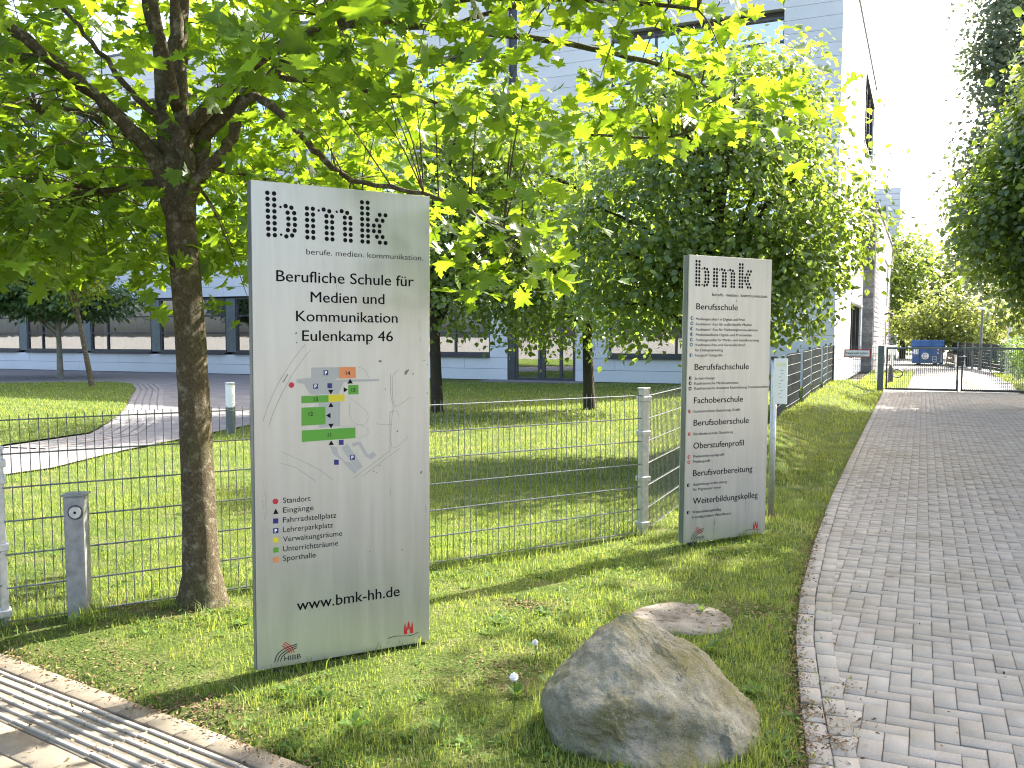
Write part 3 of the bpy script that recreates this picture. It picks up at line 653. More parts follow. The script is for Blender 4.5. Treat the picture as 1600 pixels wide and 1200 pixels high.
BIG = [(0.0812, 2.423), (0.1146, 2.4223), (0.0816, 2.3936), (0.1149, 2.393), (0.0821, 2.3642), (0.1151, 2.3637), (0.0825, 2.3347), (0.1153, 2.3343), (0.083, 2.3052), (0.1156, 2.3049), (0.0834, 2.2757), (0.1158, 2.2755), (0.0839, 2.2462), (0.1161, 2.246), (0.0843, 2.2166), (0.1163, 2.2165), (0.1724, 2.365), (0.2019, 2.3589), (0.1821, 2.3328), (0.2157, 2.3332), (0.1857, 2.3037), (0.2185, 2.3039), (0.1861, 2.2743), (0.219, 2.2744), (0.1827, 2.246), (0.2171, 2.2461), (0.1745, 2.2142), (0.2042, 2.2208), (0.2817, 2.3621), (0.3129, 2.3623), (0.2819, 2.3329), (0.3132, 2.333), (0.2822, 2.3038), (0.3134, 2.3038), (0.2824, 2.2746), (0.3137, 2.2744), (0.2827, 2.2454), (0.314, 2.2451), (0.283, 2.2161), (0.3143, 2.2157), (0.3696, 2.3628), (0.3998, 2.3565), (0.4661, 2.3619), (0.4962, 2.3554), (0.384, 2.331), (0.4144, 2.3309), (0.4826, 2.3306), (0.5137, 2.3306), (0.3843, 2.3019), (0.4147, 2.3017), (0.4831, 2.3015), (0.5141, 2.3013), (0.3846, 2.2728), (0.415, 2.2725), (0.4836, 2.2724), (0.5145, 2.2721), (0.3849, 2.2437), (0.4153, 2.2433), (0.4842, 2.2433), (0.5149, 2.2428), (0.3852, 2.2146), (0.4157, 2.214), (0.4847, 2.2141), (0.5152, 2.2135), (0.5773, 2.4167), (0.6092, 2.4169), (0.5776, 2.3877), (0.6094, 2.3878), (0.5778, 2.3587), (0.6097, 2.3587), (0.578, 2.3296), (0.6099, 2.3295), (0.5783, 2.3006), (0.6102, 2.3004), (0.5785, 2.2715), (0.6104, 2.2712), (0.5787, 2.2424), (0.6107, 2.2419), (0.579, 2.2132), (0.6109, 2.2127), (0.6768, 2.3585), (0.7095, 2.3585), (0.66, 2.3297), (0.6934, 2.3288), (0.6432, 2.3001), (0.6756, 2.2999), (0.643, 2.2713), (0.6755, 2.271), (0.6604, 2.2424), (0.6929, 2.2428), (0.6769, 2.2133), (0.7096, 2.2127)]
SM = [(0.146, 2.3583), (0.1482, 2.2211), (0.3435, 2.3561), (0.4394, 2.3567)]
def logo(parent, sx, sz, ox, oz, r, rs, mat='black'):
    for nm, L, rr in (('logo_dot', BIG, r), ('logo_dot', SM, rs)):
        me = bpy.data.meshes.new('logo_dot'); q = ring_pts(0, 0, rr, 16); me.from_pydata([(x, 0, z) for x, z in q], [], [tuple(range(16))]); me.materials.append(M[mat])
        for x, z in L:
            o = bpy.data.objects.new('logo_dot', me); COL.objects.link(o); o.parent = parent; o.location = (ox + (x - .0812) * sx, PRINT_Y, oz + (z - 2.423) * sz)
def crest(parent, x, z, s):                     # small red city gate with three towers over a wave line
    poly(parent, [(x + a * s, z + b * s) for a, b in ((0, 0), (.36, 0), (.36, .3), (.42, .42), (.5, .46), (.58, .42), (.64, .3), (.64, 0), (1, 0), (1, .52), (0, .52))], 'red', 'emblem')
    for a, w, h in ((.12, .16, .98), (.5, .22, 1.12), (.88, .16, .98)):
        poly(parent, [(x + (a - w / 2) * s, z + .60 * s), (x + (a + w / 2) * s, z + .60 * s), (x + (a + w / 2) * s, z + h * .82 * s), (x + a * s, z + (h + .16) * s), (x + (a - w / 2) * s, z + h * .82 * s)], 'red', 'emblem')
    poly(parent, [(x + .05 * s, z + .54 * s), (x + .95 * s, z + .54 * s), (x + .95 * s, z + .66 * s), (x + .05 * s, z + .66 * s)], 'red', 'emblem', PRINT_Y * 1.2)
ARCS = [[(.089,.0293),(.0992,.0612),(.1199,.0828),(.153,.0975),(.2098,.1082)],[(.1037,.0291),(.1155,.0582),(.1363,.0756),(.1654,.0891),(.2088,.0978)],[(.1193,.0295),(.1278,.0517),(.1444,.0657),(.1752,.0798),(.2054,.0878)]]
ARCR = [[(.1427,.1271),(.1656,.1107),(.182,.0907),(.1926,.0655)],[(.1344,.1201),(.1556,.1038),(.172,.0848),(.1817,.0657)],[(.1293,.1108),(.1473,.0967),(.1603,.0808),(.1684,.0664)]]
def hibb(parent, k, dx, dz):
    T = lambda L: [(x * k + dx, z * k + dz) for x, z in L]
    for a in ARCS: stroke(parent, T(a), .0045 * k, 'black', 'emblem_arc')
    for a in ARCR: stroke(parent, T(a), .0045 * k, 'red', 'emblem_arc', PRINT_Y * 1.3)
def signboard(name, label, base, ang, W, H, tilt):
    t = thing(name, label, 'sign', (base[0], base[1], .0), (0, tilt, ang)); T = .075
    p = MB().cbox(.001, W - .001, 0, .012, .035, H + .035, .002); e = MB()
    o = obj('front_plate', p, M['sign'], t, local=True); obj('back_plate', MB().cbox(.001, W - .001, T - .012, T, .035, H + .035, .002), M['sign'], t, local=True)
    for x0, x1 in ((-.002, .02), (W - .02, W + .002)): obj('edge_profile', MB().box(x0, x1, .0125, T - .0125, .035, H + .035), M['sign_edge'], t, local=True)
    obj('edge_profile', MB().box(.02, W - .02, .0125, T - .0125, H + .012, H + .033), M['sign_edge'], t, local=True)
    for x in (.12, W - .12): obj('foot', MB().box(x - .04, x + .04, .02, T - .02, -.15, .06), M['dark'], t, local=True)
    a = bpy.data.objects.new('artwork_origin', None)
    bpy.data.objects.remove(a); return t
sA, sB = np.array([-3.057, 3.598]), np.array([-2.489, 4.393])
s1 = signboard('information_sign', 'large upright silver school sign with site map beside the maple', sA, math.atan2(*(sB - sA)[::-1]), .97, 2.48, R(.5))
DZ = .035                                        # artwork is measured from the plate's lower edge
T1 = [
('berufe. medien. kommunikation.', 0.2769, 2.1305, 0.6521, 0.03) ,
('Berufliche Schule für', 0.1215, 1.9881, 0.7514, 0.059) ,
('Medien und', 0.2976, 1.8878, 0.4042, 0.0573) ,
('Kommunikation', 0.2207, 1.7893, 0.5571, 0.0569) ,
('Eulenkamp 46', 0.2514, 1.6895, 0.4988, 0.0573) ,
('Standort', 0.1424, 0.8578, 0.1444, 0.0299) ,
('Eingänge', 0.1418, 0.8079, 0.1614, 0.0299) ,
('Fahrradstellplatz', 0.1412, 0.7563, 0.2849, 0.03) ,
('Lehrerparkplatz', 0.1406, 0.7064, 0.2668, 0.03) ,
('Verwaltungsräume', 0.14, 0.6563, 0.3179, 0.03) ,
('Unterrichtsräume', 0.1394, 0.6062, 0.2951, 0.0301) ,
('Sporthalle', 0.1388, 0.556, 0.173, 0.0301) ,
('www.bmk-hh.de', 0.2092, 0.2846, 0.5779, 0.0612) ,
('HIBB', 0.1399, 0.0282, 0.0876, 0.0271) ,
]
for i, (t, x, z, w, c) in enumerate(T1): letter(s1, t, x, z + DZ, w, c, weight=0 if i else -.004)
logo(s1, 1, 1, .0812, 2.423 + DZ, .0113, .0065)
SH = [('f', [(0.2968, 1.5521), (0.4471, 1.5531), (0.4466, 1.5003), (0.4202, 1.4871), (0.6714, 1.4882), (0.6714, 1.4761), (0.4729, 1.4744), (0.4421, 1.412), (0.2903, 1.4122), (0.2583, 1.4679), (0.2196, 1.4752), (0.2198, 1.4931), (0.2963, 1.5002)]) ,
('f', [(0.3337, 1.3695), (0.4494, 1.3714), (0.4498, 1.242), (0.3362, 1.2383)]) ,
('f', [(0.3947, 1.1406), (0.4323, 1.1316), (0.4395, 1.0941), (0.4696, 1.0554), (0.5079, 1.0458), (0.5424, 0.995), (0.5268, 0.9831), (0.4544, 1.0636), (0.4093, 1.0956)]) ,
('f', [(0.4565, 1.1268), (0.4895, 1.1454), (0.5777, 1.0193), (0.5424, 0.9987)]) ,
('f', [(0.5164, 1.1487), (0.563, 1.1558), (0.6057, 1.0821), (0.6374, 1.0958), (0.6548, 1.0759), (0.6213, 1.0548), (0.5938, 1.0714), (0.5512, 1.1375), (0.5201, 1.1291)]) ,
('l', 0.0012, [(0.2691, 1.6724), (0.2241, 1.6216), (0.1737, 1.5499), (0.1166, 1.4579), (0.0739, 1.3667), (0.0453, 1.2843)]) ,
('l', 0.0012, [(0.2963, 1.6457), (0.2524, 1.5934), (0.2017, 1.5216), (0.1441, 1.4223), (0.1011, 1.3309), (0.0725, 1.2574)]) ,
('l', 0.0012, [(0.1405, 1.1218), (0.2325, 1.0754), (0.3194, 1.0269), (0.3709, 0.9906), (0.4081, 0.9601)]) ,
('l', 0.0012, [(0.1327, 1.065), (0.2105, 1.0369), (0.2606, 1.0012), (0.3187, 0.9572)]) ,
('l', 0.0012, [(0.7888, 1.5386), (0.756, 1.5117), (0.7478, 1.4851), (0.7474, 1.4011), (0.7554, 1.3551), (0.7716, 1.338), (0.8585, 1.3859)]) ,
('l', 0.0012, [(0.7358, 1.514), (0.7369, 1.4012), (0.7512, 1.3399), (0.747, 1.3093), (0.7323, 1.2944), (0.7315, 1.1066), (0.7135, 1.0844), (0.5189, 0.9588)]) ,
('l', 0.0012, [(0.7861, 1.2815), (0.7699, 1.3111), (0.7453, 1.2902), (0.7445, 1.1114), (0.8394, 1.1661)]) ,
('l', 0.0012, [(0.7937, 1.1091), (0.5656, 0.9633)]) ,
('l', 0.0025, [(0.5463, 1.5538), (0.5889, 1.5376), (0.6121, 1.4928)]) ,
('l', 0.002, [(0.4876, 1.4004), (0.5488, 1.3586), (0.5992, 1.3126), (0.6068, 1.2748), (0.5871, 1.249), (0.548, 1.2464), (0.5173, 1.2697), (0.5022, 1.3148), (0.5049, 1.3594)]) ,
('l', 0.002, [(0.548, 1.2464), (0.587, 1.2339), (0.6088, 1.2068), (0.5945, 1.1847), (0.5475, 1.1715)]) ,
('l', 0.002, [(0.4508, 1.3677), (0.4499, 1.2568), (0.4711, 1.2399), (0.548, 1.2464)]) ,
('l', 0.003, [(0.6502, 1.2471), (0.6901, 1.2406), (0.7426, 1.2405)]) ,
('b', 'orange', [(0.4471, 1.5531), (0.5378, 1.5537), (0.5389, 1.4943), (0.4466, 1.4936)]) ,
('b', 'green', [(0.4964, 1.4581), (0.5534, 1.4586), (0.5538, 1.4086), (0.4961, 1.4085)]) ,
('b', 'green', [(0.244, 1.4062), (0.3881, 1.4075), (0.3878, 1.3709), (0.2436, 1.3688)]) ,
('b', 'yellow', [(0.3881, 1.4089), (0.4755, 1.4102), (0.476, 1.3747), (0.3878, 1.3709)]) ,
('b', 'green', [(0.244, 1.3465), (0.3705, 1.347), (0.3711, 1.2555), (0.243, 1.2521)]) ,
('b', 'green', [(0.2442, 1.2283), (0.5348, 1.2319), (0.5351, 1.1749), (0.2436, 1.1683)]) ,
('P', 'navy', [(0.3626, 1.5373), (0.3878, 1.5374), (0.3876, 1.5112), (0.3624, 1.5112)]) ,
('P', 'navy', [(0.3069, 1.4684), (0.3318, 1.4683), (0.3315, 1.4422), (0.3066, 1.4424)]) ,
('P', 'navy', [(0.5044, 1.0872), (0.5306, 1.0859), (0.5304, 1.0588), (0.5042, 1.0602)]) ,
('b', 'navy', [(0.3827, 1.4696), (0.4081, 1.4695), (0.4078, 1.4432), (0.3825, 1.4433)]) ,
('b', 'navy', [(0.4432, 1.1697), (0.469, 1.1686), (0.4688, 1.1418), (0.4429, 1.143)]) ,
('b', 'navy', [(0.4158, 1.0657), (0.4415, 1.0643), (0.4413, 1.0376), (0.4156, 1.039)]) ,
('c', 'red', [(0.1925, 1.4639)]) ,
('t', 'black', [(0.5066, 1.4914), (0.5226, 1.4661), (0.4911, 1.4655)]) ,
('t', 'black', [(0.4712, 1.4479), (0.494, 1.4337), (0.471, 1.4191)]) ,
('t', 'black', [(0.3861, 1.4345), (0.4153, 1.435), (0.4008, 1.411)]) ,
('t', 'black', [(0.4005, 1.3692), (0.4152, 1.3454), (0.3868, 1.3438)]) ,
('t', 'black', [(0.3985, 1.3149), (0.3982, 1.2856), (0.3738, 1.3008)]) ,
('t', 'black', [(0.386, 1.2565), (0.4152, 1.2571), (0.4008, 1.2318)]) ,
('t', 'black', [(0.401, 1.1691), (0.4158, 1.1449), (0.3865, 1.1447)]) ,
('c', 'red', [(0.1036, 0.87)]) ,
('t', 'black', [(0.0907, 0.8058), (0.1039, 0.8328), (0.119, 0.8049)]) ,
('b', 'navy', [(0.0904, 0.7826), (0.1171, 0.7819), (0.1168, 0.7561), (0.0901, 0.7562)]) ,
('P', 'navy', [(0.0898, 0.7322), (0.1173, 0.732), (0.1169, 0.7054), (0.0894, 0.7049)]) ,
('b', 'yellow', [(0.0892, 0.6833), (0.1167, 0.683), (0.1163, 0.6563), (0.0888, 0.6568)]) ,
('b', 'green', [(0.0893, 0.6318), (0.116, 0.6314), (0.1157, 0.6047), (0.089, 0.6053)]) ,
('b', 'orange', [(0.0887, 0.5812), (0.1162, 0.5813), (0.1159, 0.5538), (0.0883, 0.5537)]) ,]
for it in SH:
    q = [(x, z + DZ) for x, z in it[-1]]
    if it[0] == 'f': poly(s1, q, 'greyprint', 'map_area', PRINT_Y * .5)
    elif it[0] == 'l': stroke(s1, q, it[1] * 1.3, 'lineprint' if it[1] < .0015 else 'greyprint', 'map_line', PRINT_Y * .7)
    elif it[0] == 'c': poly(s1, ring_pts(*q[0], .0145), it[1], 'map_marker')
    else:
        poly(s1, q, 'green_print' if it[1] == 'green' else it[1], 'map_marker' if it[0] != 'b' else 'map_building', PRINT_Y if it[0] == 't' else PRINT_Y * .9)
        if it[0] == 'P':
            cx = sum(a for a, b in q) / 4; cz_ = sum(b for a, b in q) / 4; letter(s1, 'P', cx, cz_ - .0085, None, .018, 'white', align='C', weight=.03, y=PRINT_Y * 1.6)
for t, x, z in (('14', .4954, 1.5224), ('15', .5254, 1.4327), ('13', .3192, 1.3879), ('12', .2922, 1.313), ('11', .3915, 1.1997)): letter(s1, t, x, z - .0105 + DZ, None, .021, align='C', weight=.012, y=PRINT_Y * 1.6)
letter(s1, 'Eulenkamp', .152, 1.4775 + DZ, .047, .008, rot=R(59))
hibb(s1, 1, 0, DZ); crest(s1, .812, .062 + DZ, .058)
stroke(s1, [(x, z + DZ) for x, z in [(.7165,.0545),(.7432,.0591),(.7718,.0597),(.8104,.0541),(.8395,.0501),(.8689,.0526),(.9014,.0601)]], .003, 'black', 'emblem_arc')
for x, z, r in [(.6759,1.5833,.012),(.8298,1.5234,.022),(.8688,1.5119,.008),(.7751,1.201,.007),(.918,.9642,.012),(.6713,1.0192,.007),(.6368,.9892,.007),(.6551,.9805,.005),(.6148,1.6776,.006),(.6392,1.4024,.004),(.7072,1.432,.006),(.9346,1.5859,.006),(.9557,1.5627,.005),(.9554,1.405,.006),(.6579,1.2013,.004),(.22,1.7284,.009),(.221,1.6793,.007),(.6129,.5543,.005),(.8025,.5428,.009)]:
    n = 9; a0 = random.random() * 6; el = random.uniform(.35, .7); ro = random.random() * 3
    pts = [(r * random.uniform(.5, 1.1) * math.cos(a0 + 2*math.pi*k/n), el * r * random.uniform(.5, 1.1) * math.sin(a0 + 2*math.pi*k/n)) for k in range(n)]
    poly(s1, [(x + a * math.cos(ro) - b * math.sin(ro), z + DZ + a * math.sin(ro) + b * math.cos(ro)) for a, b in pts], 'mark', 'scuff')
sC, sD = np.array([-1.754, 7.332]), np.array([-1.228, 8.025])
s2 = signboard('course_sign', 'smaller silver sign listing school courses, farther back by the fence corner', sC, math.atan2(*(sD - sC)[::-1]), .90, 2.365, R(.4))
T2 = [
('berufe. medien. kommunikation.', 0.2458, 2.0406, 0.6146, 0.0271) ,
('Berufsschule', 0.0811, 1.928, 0.4434, 0.0516) ,
('Mediengestalter/ in Digital und Print', 0.0802, 1.84, 0.528, 0.0228) ,
('Kaufmann/ -frau für audiovisuelle Medien', 0.081, 1.7986, 0.606, 0.0228) ,
('Kaufmann/ -frau für Marketingkommunikation', 0.0819, 1.755, 0.6729, 0.0228) ,
('Medienkaufleute Digital- und Printmedien', 0.0828, 1.7113, 0.6068, 0.0229) ,
('Fachangestellte für Markt- und Sozialforschung', 0.0837, 1.6687, 0.6875, 0.0229) ,
('Kaufmann/-frau und Servicefachkraft', 0.0831, 1.6281, 0.5385, 0.0229) ,
('für Dialogmarketing', 0.0799, 1.5853, 0.2936, 0.0229) ,
('Fotograf/ Fotografin', 0.0779, 1.5435, 0.2922, 0.023) ,
('Berufsfachschule', 0.0774, 1.4338, 0.5873, 0.0523) ,
('Screen-Design', 0.079, 1.3541, 0.2139, 0.0231) ,
('Kaufmännische Medienassistenz', 0.0785, 1.3121, 0.4731, 0.0231) ,
('Kaufmännische Assistenz Fachrichtung Fremdsprachen', 0.0793, 1.2711, 0.8073, 0.0231) ,
('Fachoberschule', 0.0783, 1.1589, 0.5309, 0.0525) ,
('Fachoberschule Gestaltung/ Grafik', 0.0768, 1.0823, 0.5054, 0.0229) ,
('Berufsoberschule', 0.079, 0.9734, 0.6007, 0.0528) ,
('Berufsoberschule Gestaltung', 0.0806, 0.8952, 0.4262, 0.023) ,
('Oberstufenprofil', 0.0814, 0.7834, 0.5481, 0.0531) ,
('Medieninformatikprofil', 0.0814, 0.7084, 0.3314, 0.0231) ,
('Medienprofil', 0.0823, 0.6644, 0.1794, 0.0232) ,
('Berufsvorbereitung', 0.0845, 0.5541, 0.6505, 0.0534) ,
('Ausbildungsvorbereitung', 0.0861, 0.4738, 0.3643, 0.0233) ,
('für Migranten/ innen', 0.087, 0.4319, 0.2977, 0.0233) ,
('Weiterbildungskolleg', 0.0892, 0.3209, 0.7145, 0.0538) ,
('Weiterbildungskolleg', 0.0832, 0.2431, 0.3093, 0.0234) ,
('Fremdsprachen/ Abendkurse', 0.084, 0.1997, 0.4231, 0.0235) ,
]
for t, x, z, w, c in T2: letter(s2, t, x, z + DZ, w, c, weight=0)
logo(s2, (.6613 - .0731) / (.7096 - .0812), (2.3164 - 2.1217) / (2.423 - 2.2127), .0731, 2.3164 + DZ, .0112, .0066)
for k, (x, z) in enumerate([(.0386,1.8556),(.0381,1.8132),(.0376,1.7697),(.0385,1.7252),(.038,1.6817),(.0374,1.6402),(.0364,1.5549),(.0346,1.3671),(.034,1.3253),(.0335,1.2813),(.0346,1.0939),(.0368,.9063),(.0375,.7178),(.0368,.6741),(.0376,.4821),(.042,.2551)]):
    mt = 'blue' if k < 7 else ('black' if k < 10 or k > 13 else 'red'); z += DZ
    poly(s2, ring_pts(x, z, .0155), mt, 'bullet'); cut = k % 4
    if cut == 0: poly(s2, ring_pts(x + .003, z, .0085, 12), 'sign', 'bullet_cut', PRINT_Y * 1.6)
    elif cut == 1: poly(s2, [(x - .008, z - .007), (x + .008, z - .007), (x + .008, z + .006), (x - .008, z + .006)], 'sign', 'bullet_cut', PRINT_Y * 1.6)
    else: poly(s2, [(x + .012 * math.cos(a), z + .012 * math.sin(a)) for a in np.linspace(-1.5, 1.5, 9)], 'sign', 'bullet_cut', PRINT_Y * 1.6)
hibb(s2, 1.1, -.02, DZ - .012); letter(s2, 'HIBB', .128, .024 + DZ, .085, .024); crest(s2, .76, .048 + DZ, .056)
stroke(s2, [(.667, .043 + DZ), (.72, .048 + DZ), (.79, .04 + DZ), (.841, .0376 + DZ)], .003, 'black', 'emblem_arc')
# ------------------------------------------------------------------ posts, bollards and small things
sp = thing('key_switch_post', 'short square galvanised post with round key switch in front of the mesh fence', 'post', (-4.63, 3.86, .03), (0, 0, R(33)))
obj('post_shaft', MB().cbox(-.058, .058, -.058, .058, -.1, .76, .01), M['dull_galv'], sp, local=True)
obj('cap_plate', MB().cbox(-.068, .068, -.068, .068, .76, .772, .004), M['dull_galv'], sp, local=True)
rg = obj('key_switch', MB().tube([(.012, -.054, .665), (.012, -.064, .665), (.012, -.070, .665)], [.037, .037, .034], 24), M['galv'], sp, local=True)
obj('bezel', MB().tube([(.012 + .04 * math.cos(t), -.060, .665 + .04 * math.sin(t)) for t in np.linspace(0, 2 * math.pi, 25)], .004, 6, cap=False), M['dark'], rg)
obj('keyhole', MB().tube([(.012, -.066, .665), (.012, -.0712, .665)], .008, 12), M['black'], rg)
np_ = thing('notice_pole', 'round grey steel pole carrying a narrow white notice board beside the course sign', 'pole', (-1.30, 8.99, 0))
obj('pole', MB().tube([(-1.30, 8.99, -.1), (-1.295, 8.99, 1.52)], .030, 16), M['galv'], np_, smooth=True)
obj('pole_cap', MB().tube([(-1.295, 8.99, 1.52), (-1.295, 8.99, 1.55)], .036, 14), M['dark'], np_)
nb = thing('notice_board', 'narrow white notice board clamped to the pole', 'sign', (-1.285, 8.925, 1.10), (0, 0, R(-8)))
obj('board', MB().cbox(-.005, .125, -.006, .006, .0, .43, .003), M['white'], nb, local=True)
obj('faded_print', MB().add([(.02, -.0075, .36), (.11, -.0075, .36), (.11, -.0075, .39), (.02, -.0075, .39)], [(0, 1, 2, 3)]), pm('faded_yellow', (.75, .72, .5)), nb, local=True)
for k in range(9):
    x = .035 + random.random() * .03; z = .06 + k * .032
    obj('faded_print', MB().add([(x, -.0075, z), (x + random.uniform(.01, .035), -.0075, z), (x + .03, -.0075, z + .008), (x, -.0075, z + .008)], [(0, 1, 2, 3)]), pm('faded_grey', (.5, .47, .47)), nb, local=True)
fs = thing('fire_access_sign', 'red-bordered white fire access sign on the mesh beside the gate', 'sign', (-2.30, gy_ - .03, 1.05), (0, 0, 0))
obj('plate', MB().cbox(0, .80, -.006, .006, 0, .26, .002), pm('sign_red', (.30, .01, .03), rough=.4), fs, local=True)
obj('field', MB().box(.04, .76, -.009, -.006, .035, .225), M['white'], fs, local=True)
letter(fs, 'Feuerwehrzufahrt', .07, .105, .66, .075, y=-.0105, weight=.008); letter(fs, 'Halteverbot nach StVO', .18, .055, .42, .026, y=-.0105)
lb = thing('light_bollard', 'short grey bollard light with white glass head on the lawn', 'bollard light', (-11.19, 12.62, 0))
obj('base', MB().tube([(-11.19, 12.62, -.05), (-11.19, 12.62, .48)], .085, 24), M['green'], lb, smooth=False)
obj('glass_head', MB().tube([(-11.19, 12.62, .48), (-11.19, 12.62, .88)], .08, 24), M['opal'], lb)
for z in (.55, .62, .69): obj('louvre', MB().tube([(-11.19, 12.62, z), (-11.19, 12.62, z + .008)], .084, 24), M['white'], lb)
obj('top_cap', MB().tube([(-11.19, 12.62, .88), (-11.19, 12.62, .915), (-11.19, 12.62, .925)], [.088, .088, .06], 24), M['galv'], lb)
# concrete cover lying in the grass
cc = np.array([-1.306, 5.439]); n = 40
V = [(cc[0], cc[1], .020)]
for r, z in ((.16, .020), (.285, .019), (.315, .010), (.32, -.05)):
    for k in range(n):
        a = 2 * math.pi * k / n; rr = r * (1 + .025 * math.sin(3 * a + r * 9) + random.gauss(0, .008)); V.append((cc[0] + rr * math.cos(a), cc[1] + rr * math.sin(a), z + random.gauss(0, .002)))
Fc = [(0, 1 + k, 1 + (k + 1) % n) for k in range(n)] + [(1 + j*n + k, 1 + (j+1)*n + k, 1 + (j+1)*n + (k+1)%n, 1 + j*n + (k+1)%n) for j in range(3) for k in range(n)]
solo('concrete_cover', MB().add(V, Fc), M['concrete'], 'round weathered concrete cover sunk in the grass behind the boulder', 'cover', (*cc, 0), smooth=True)
# boulder
def boulder():
    bm = bmesh.new()
    P = [(-.43, .02, .0), (-.46, .1, .2), (-.40, -.06, .27), (-.36, .2, .30), (-.27, .1, .42), (-.22, -.02, .40), (-.19, .14, .555), (-.13, .17, .635), (-.06, .17, .60), (.03, .24, .52),
         (.10, .06, .44), (.15, .22, .47), (.27, .24, .38), (.38, .12, .27), (.47, .04, .12), (.49, .1, -.02), (.46, -.1, .05), (.32, -.24, .1), (.22, -.16, .2), (.0, -.2, .28), (-.14, -.16, .335), (-.2, -.26, .2),
         (-.1, -.34, .0), (-.34, -.2, .05), (.12, -.36, -.05), (.36, -.24, -.05), (.1, .42, .2), (-.2, .42, .2), (.3, .4, .1), (-.35, .36, .05), (.0, .46, -.1), (-.4, .3, -.12), (.45, .3, -.12), (-.42, -.1, -.12), (.4, -.2, -.15), (0, -.36, -.15)]
    for p in P: bm.verts.new(p)
    bmesh.ops.convex_hull(bm, input=bm.verts[:])
    for v in [v for v in bm.verts if not v.link_faces]: bm.verts.remove(v)
    bmesh.ops.triangulate(bm, faces=bm.faces[:])
    for it in range(5):
        bmesh.ops.subdivide_edges(bm, edges=bm.edges[:], cuts=1, use_grid_fill=True); bmesh.ops.triangulate(bm, faces=[f for f in bm.faces if len(f.verts) > 3])
        if it < 3: bmesh.ops.smooth_vert(bm, verts=bm.verts[:], factor=.27 if it else .1, use_axis_x=True, use_axis_y=True, use_axis_z=True)
    from mathutils import noise as mn
    bm.normal_update()
    for v in bm.verts:
        c = v.co; d = .018 * mn.fractal(c * 4.5, 1, 2, 4) + .009 * mn.fractal(c * 17, .8, 2, 4) + .004 * mn.fractal(c * 50, .7, 2, 3)
        ledge = math.exp(-((c.y + .2) / .1) ** 2) * math.exp(-((c.z - .24) / .06) ** 2); d += .028 * ledge * mn.noise(c * 9) - .05 * math.exp(-((c.y + .27) / .09) ** 2) * math.exp(-((c.z - .10) / .09) ** 2) * (1 if c.x < .3 else 0)
        v.co = c + v.normal * d
    me = bpy.data.meshes.new('boulder'); bm.to_mesh(me); bm.free(); return me
bo = obj('boulder', boulder(), M['rock'], smooth=True); bo.location = (*S(.595, 3.85)[:2], .01); bo.rotation_euler = (0, 0, YAW); bo.scale = (1.02, 1.0, .80)
tag(bo, 'mossy grey granite boulder lying at the grass corner beside the driveway', 'boulder')
# dandelion clocks
def dandelion(x, y, h, label, r=.017):
    z = float(ground_z(x, y)); t = thing('dandelion', label, 'dandelion', (x, y, z), group='dandelion clocks in the grass')
    obj('stem', MB().tube([(x, y, z), (x + .01, y + .004, z + h * .5), (x + .004, y, z + h)], .0022, 6), M['weed'], t)
    c = Vector((x + .004, y, z + h + r * .3)); V = []; F = []
    for k in range(90):
        d = Vector((random.gauss(0, 1), random.gauss(0, 1), random.gauss(0, 1))).normalized(); u = d.orthogonal().normalized() * r * .22; w = d.cross(u)
        p = c + d * r; b = len(V); V += [p + u, p - u * .5 + w * .86, p - u * .5 - w * .86, c]; F += [(b, b+1, b+2), (b, b+1, b+3)]
    obj('seed_head', MB().add(V, F), M['white'], t)
dandelion(*S(.005, 4.05)[:2], .17, 'tall white dandelion clock just left of the boulder', .02); dandelion(*S(.12, 4.75)[:2], .10, 'short white dandelion clock in bare soil behind the boulder')
dandelion(*S(9.6, 24.5)[:2], .2, 'white dandelion clock on the verge near the gate', .03); 
# ------------------------------------------------------------------ far yard
ct = thing('waste_container', 'blue steel roll-off container with round white emblem beyond the gate', 'container', (.2, 58.3, 0), (0, 0, R(-3)))
K = 1.72; cb = MB().box(-K/2 + .08, K/2 - .14, 0, 3.2, .12, 1.06); cb.add([(-K/2 + .08, 0, 1.06), (K/2 - .14, 0, 1.06), (K/2 + .05, -.12, 1.16), (-K/2 - .0, -.12, 1.16)], [(0, 1, 2, 3)])
obj('body', cb, M['container'], ct, local=True)
obj('upper_flap', MB().cbox(-K/2 + .02, K/2 + .02, -.12, 3.2, 1.10, 1.48, .02), M['container'], ct, local=True)
for x in (-.4, .22): obj('rib', MB().cbox(x - .04, x + .04, -.17, -.11, 1.12, 1.44, .01), M['container'], ct, local=True)
for x in (-.42, .2): obj('rib', MB().cbox(x - .03, x + .03, -.05, .01, .14, 1.04, .01), M['container'], ct, local=True)
obj('emblem_disc', MB().tube([(-.07, -.052, .55), (-.07, -.058, .55)], .2, 24), M['white'], ct, local=True)
obj('emblem_ring', MB().tube([(-.07 + .12 * math.cos(t), -.06, .55 + .12 * math.sin(t)) for t in np.linspace(.6, 5.6, 18)], .02, 5), M['blue'], ct, local=True)
obj('paper_notice', MB().box(-.72, -.42, -.012, -.004, .66, .96), M['white'], ct, local=True)
for k in range(4):
    for x, sg in ((-.74, -1), (.56, 1)):
        z = .62 + k * .1; obj('warning_stripe', MB().add([(x, -.008, z), (x + .1, -.008, z - .05), (x + .1, -.008, z), (x, -.008, z + .05)], [(0, 1, 2, 3)]), M['white' if k % 2 else 'red'], ct, local=True)
obj('label_frame', MB().box(.30, .54, -.01, -.004, .2, .23).box(.30, .54, -.01, -.004, .36, .385).box(.30, .54, -.01, -.004, .5, .525).box(.30, .325, -.01, -.004, .23, .5).box(.515, .54, -.01, -.004, .23, .5), M['white'], ct, local=True)
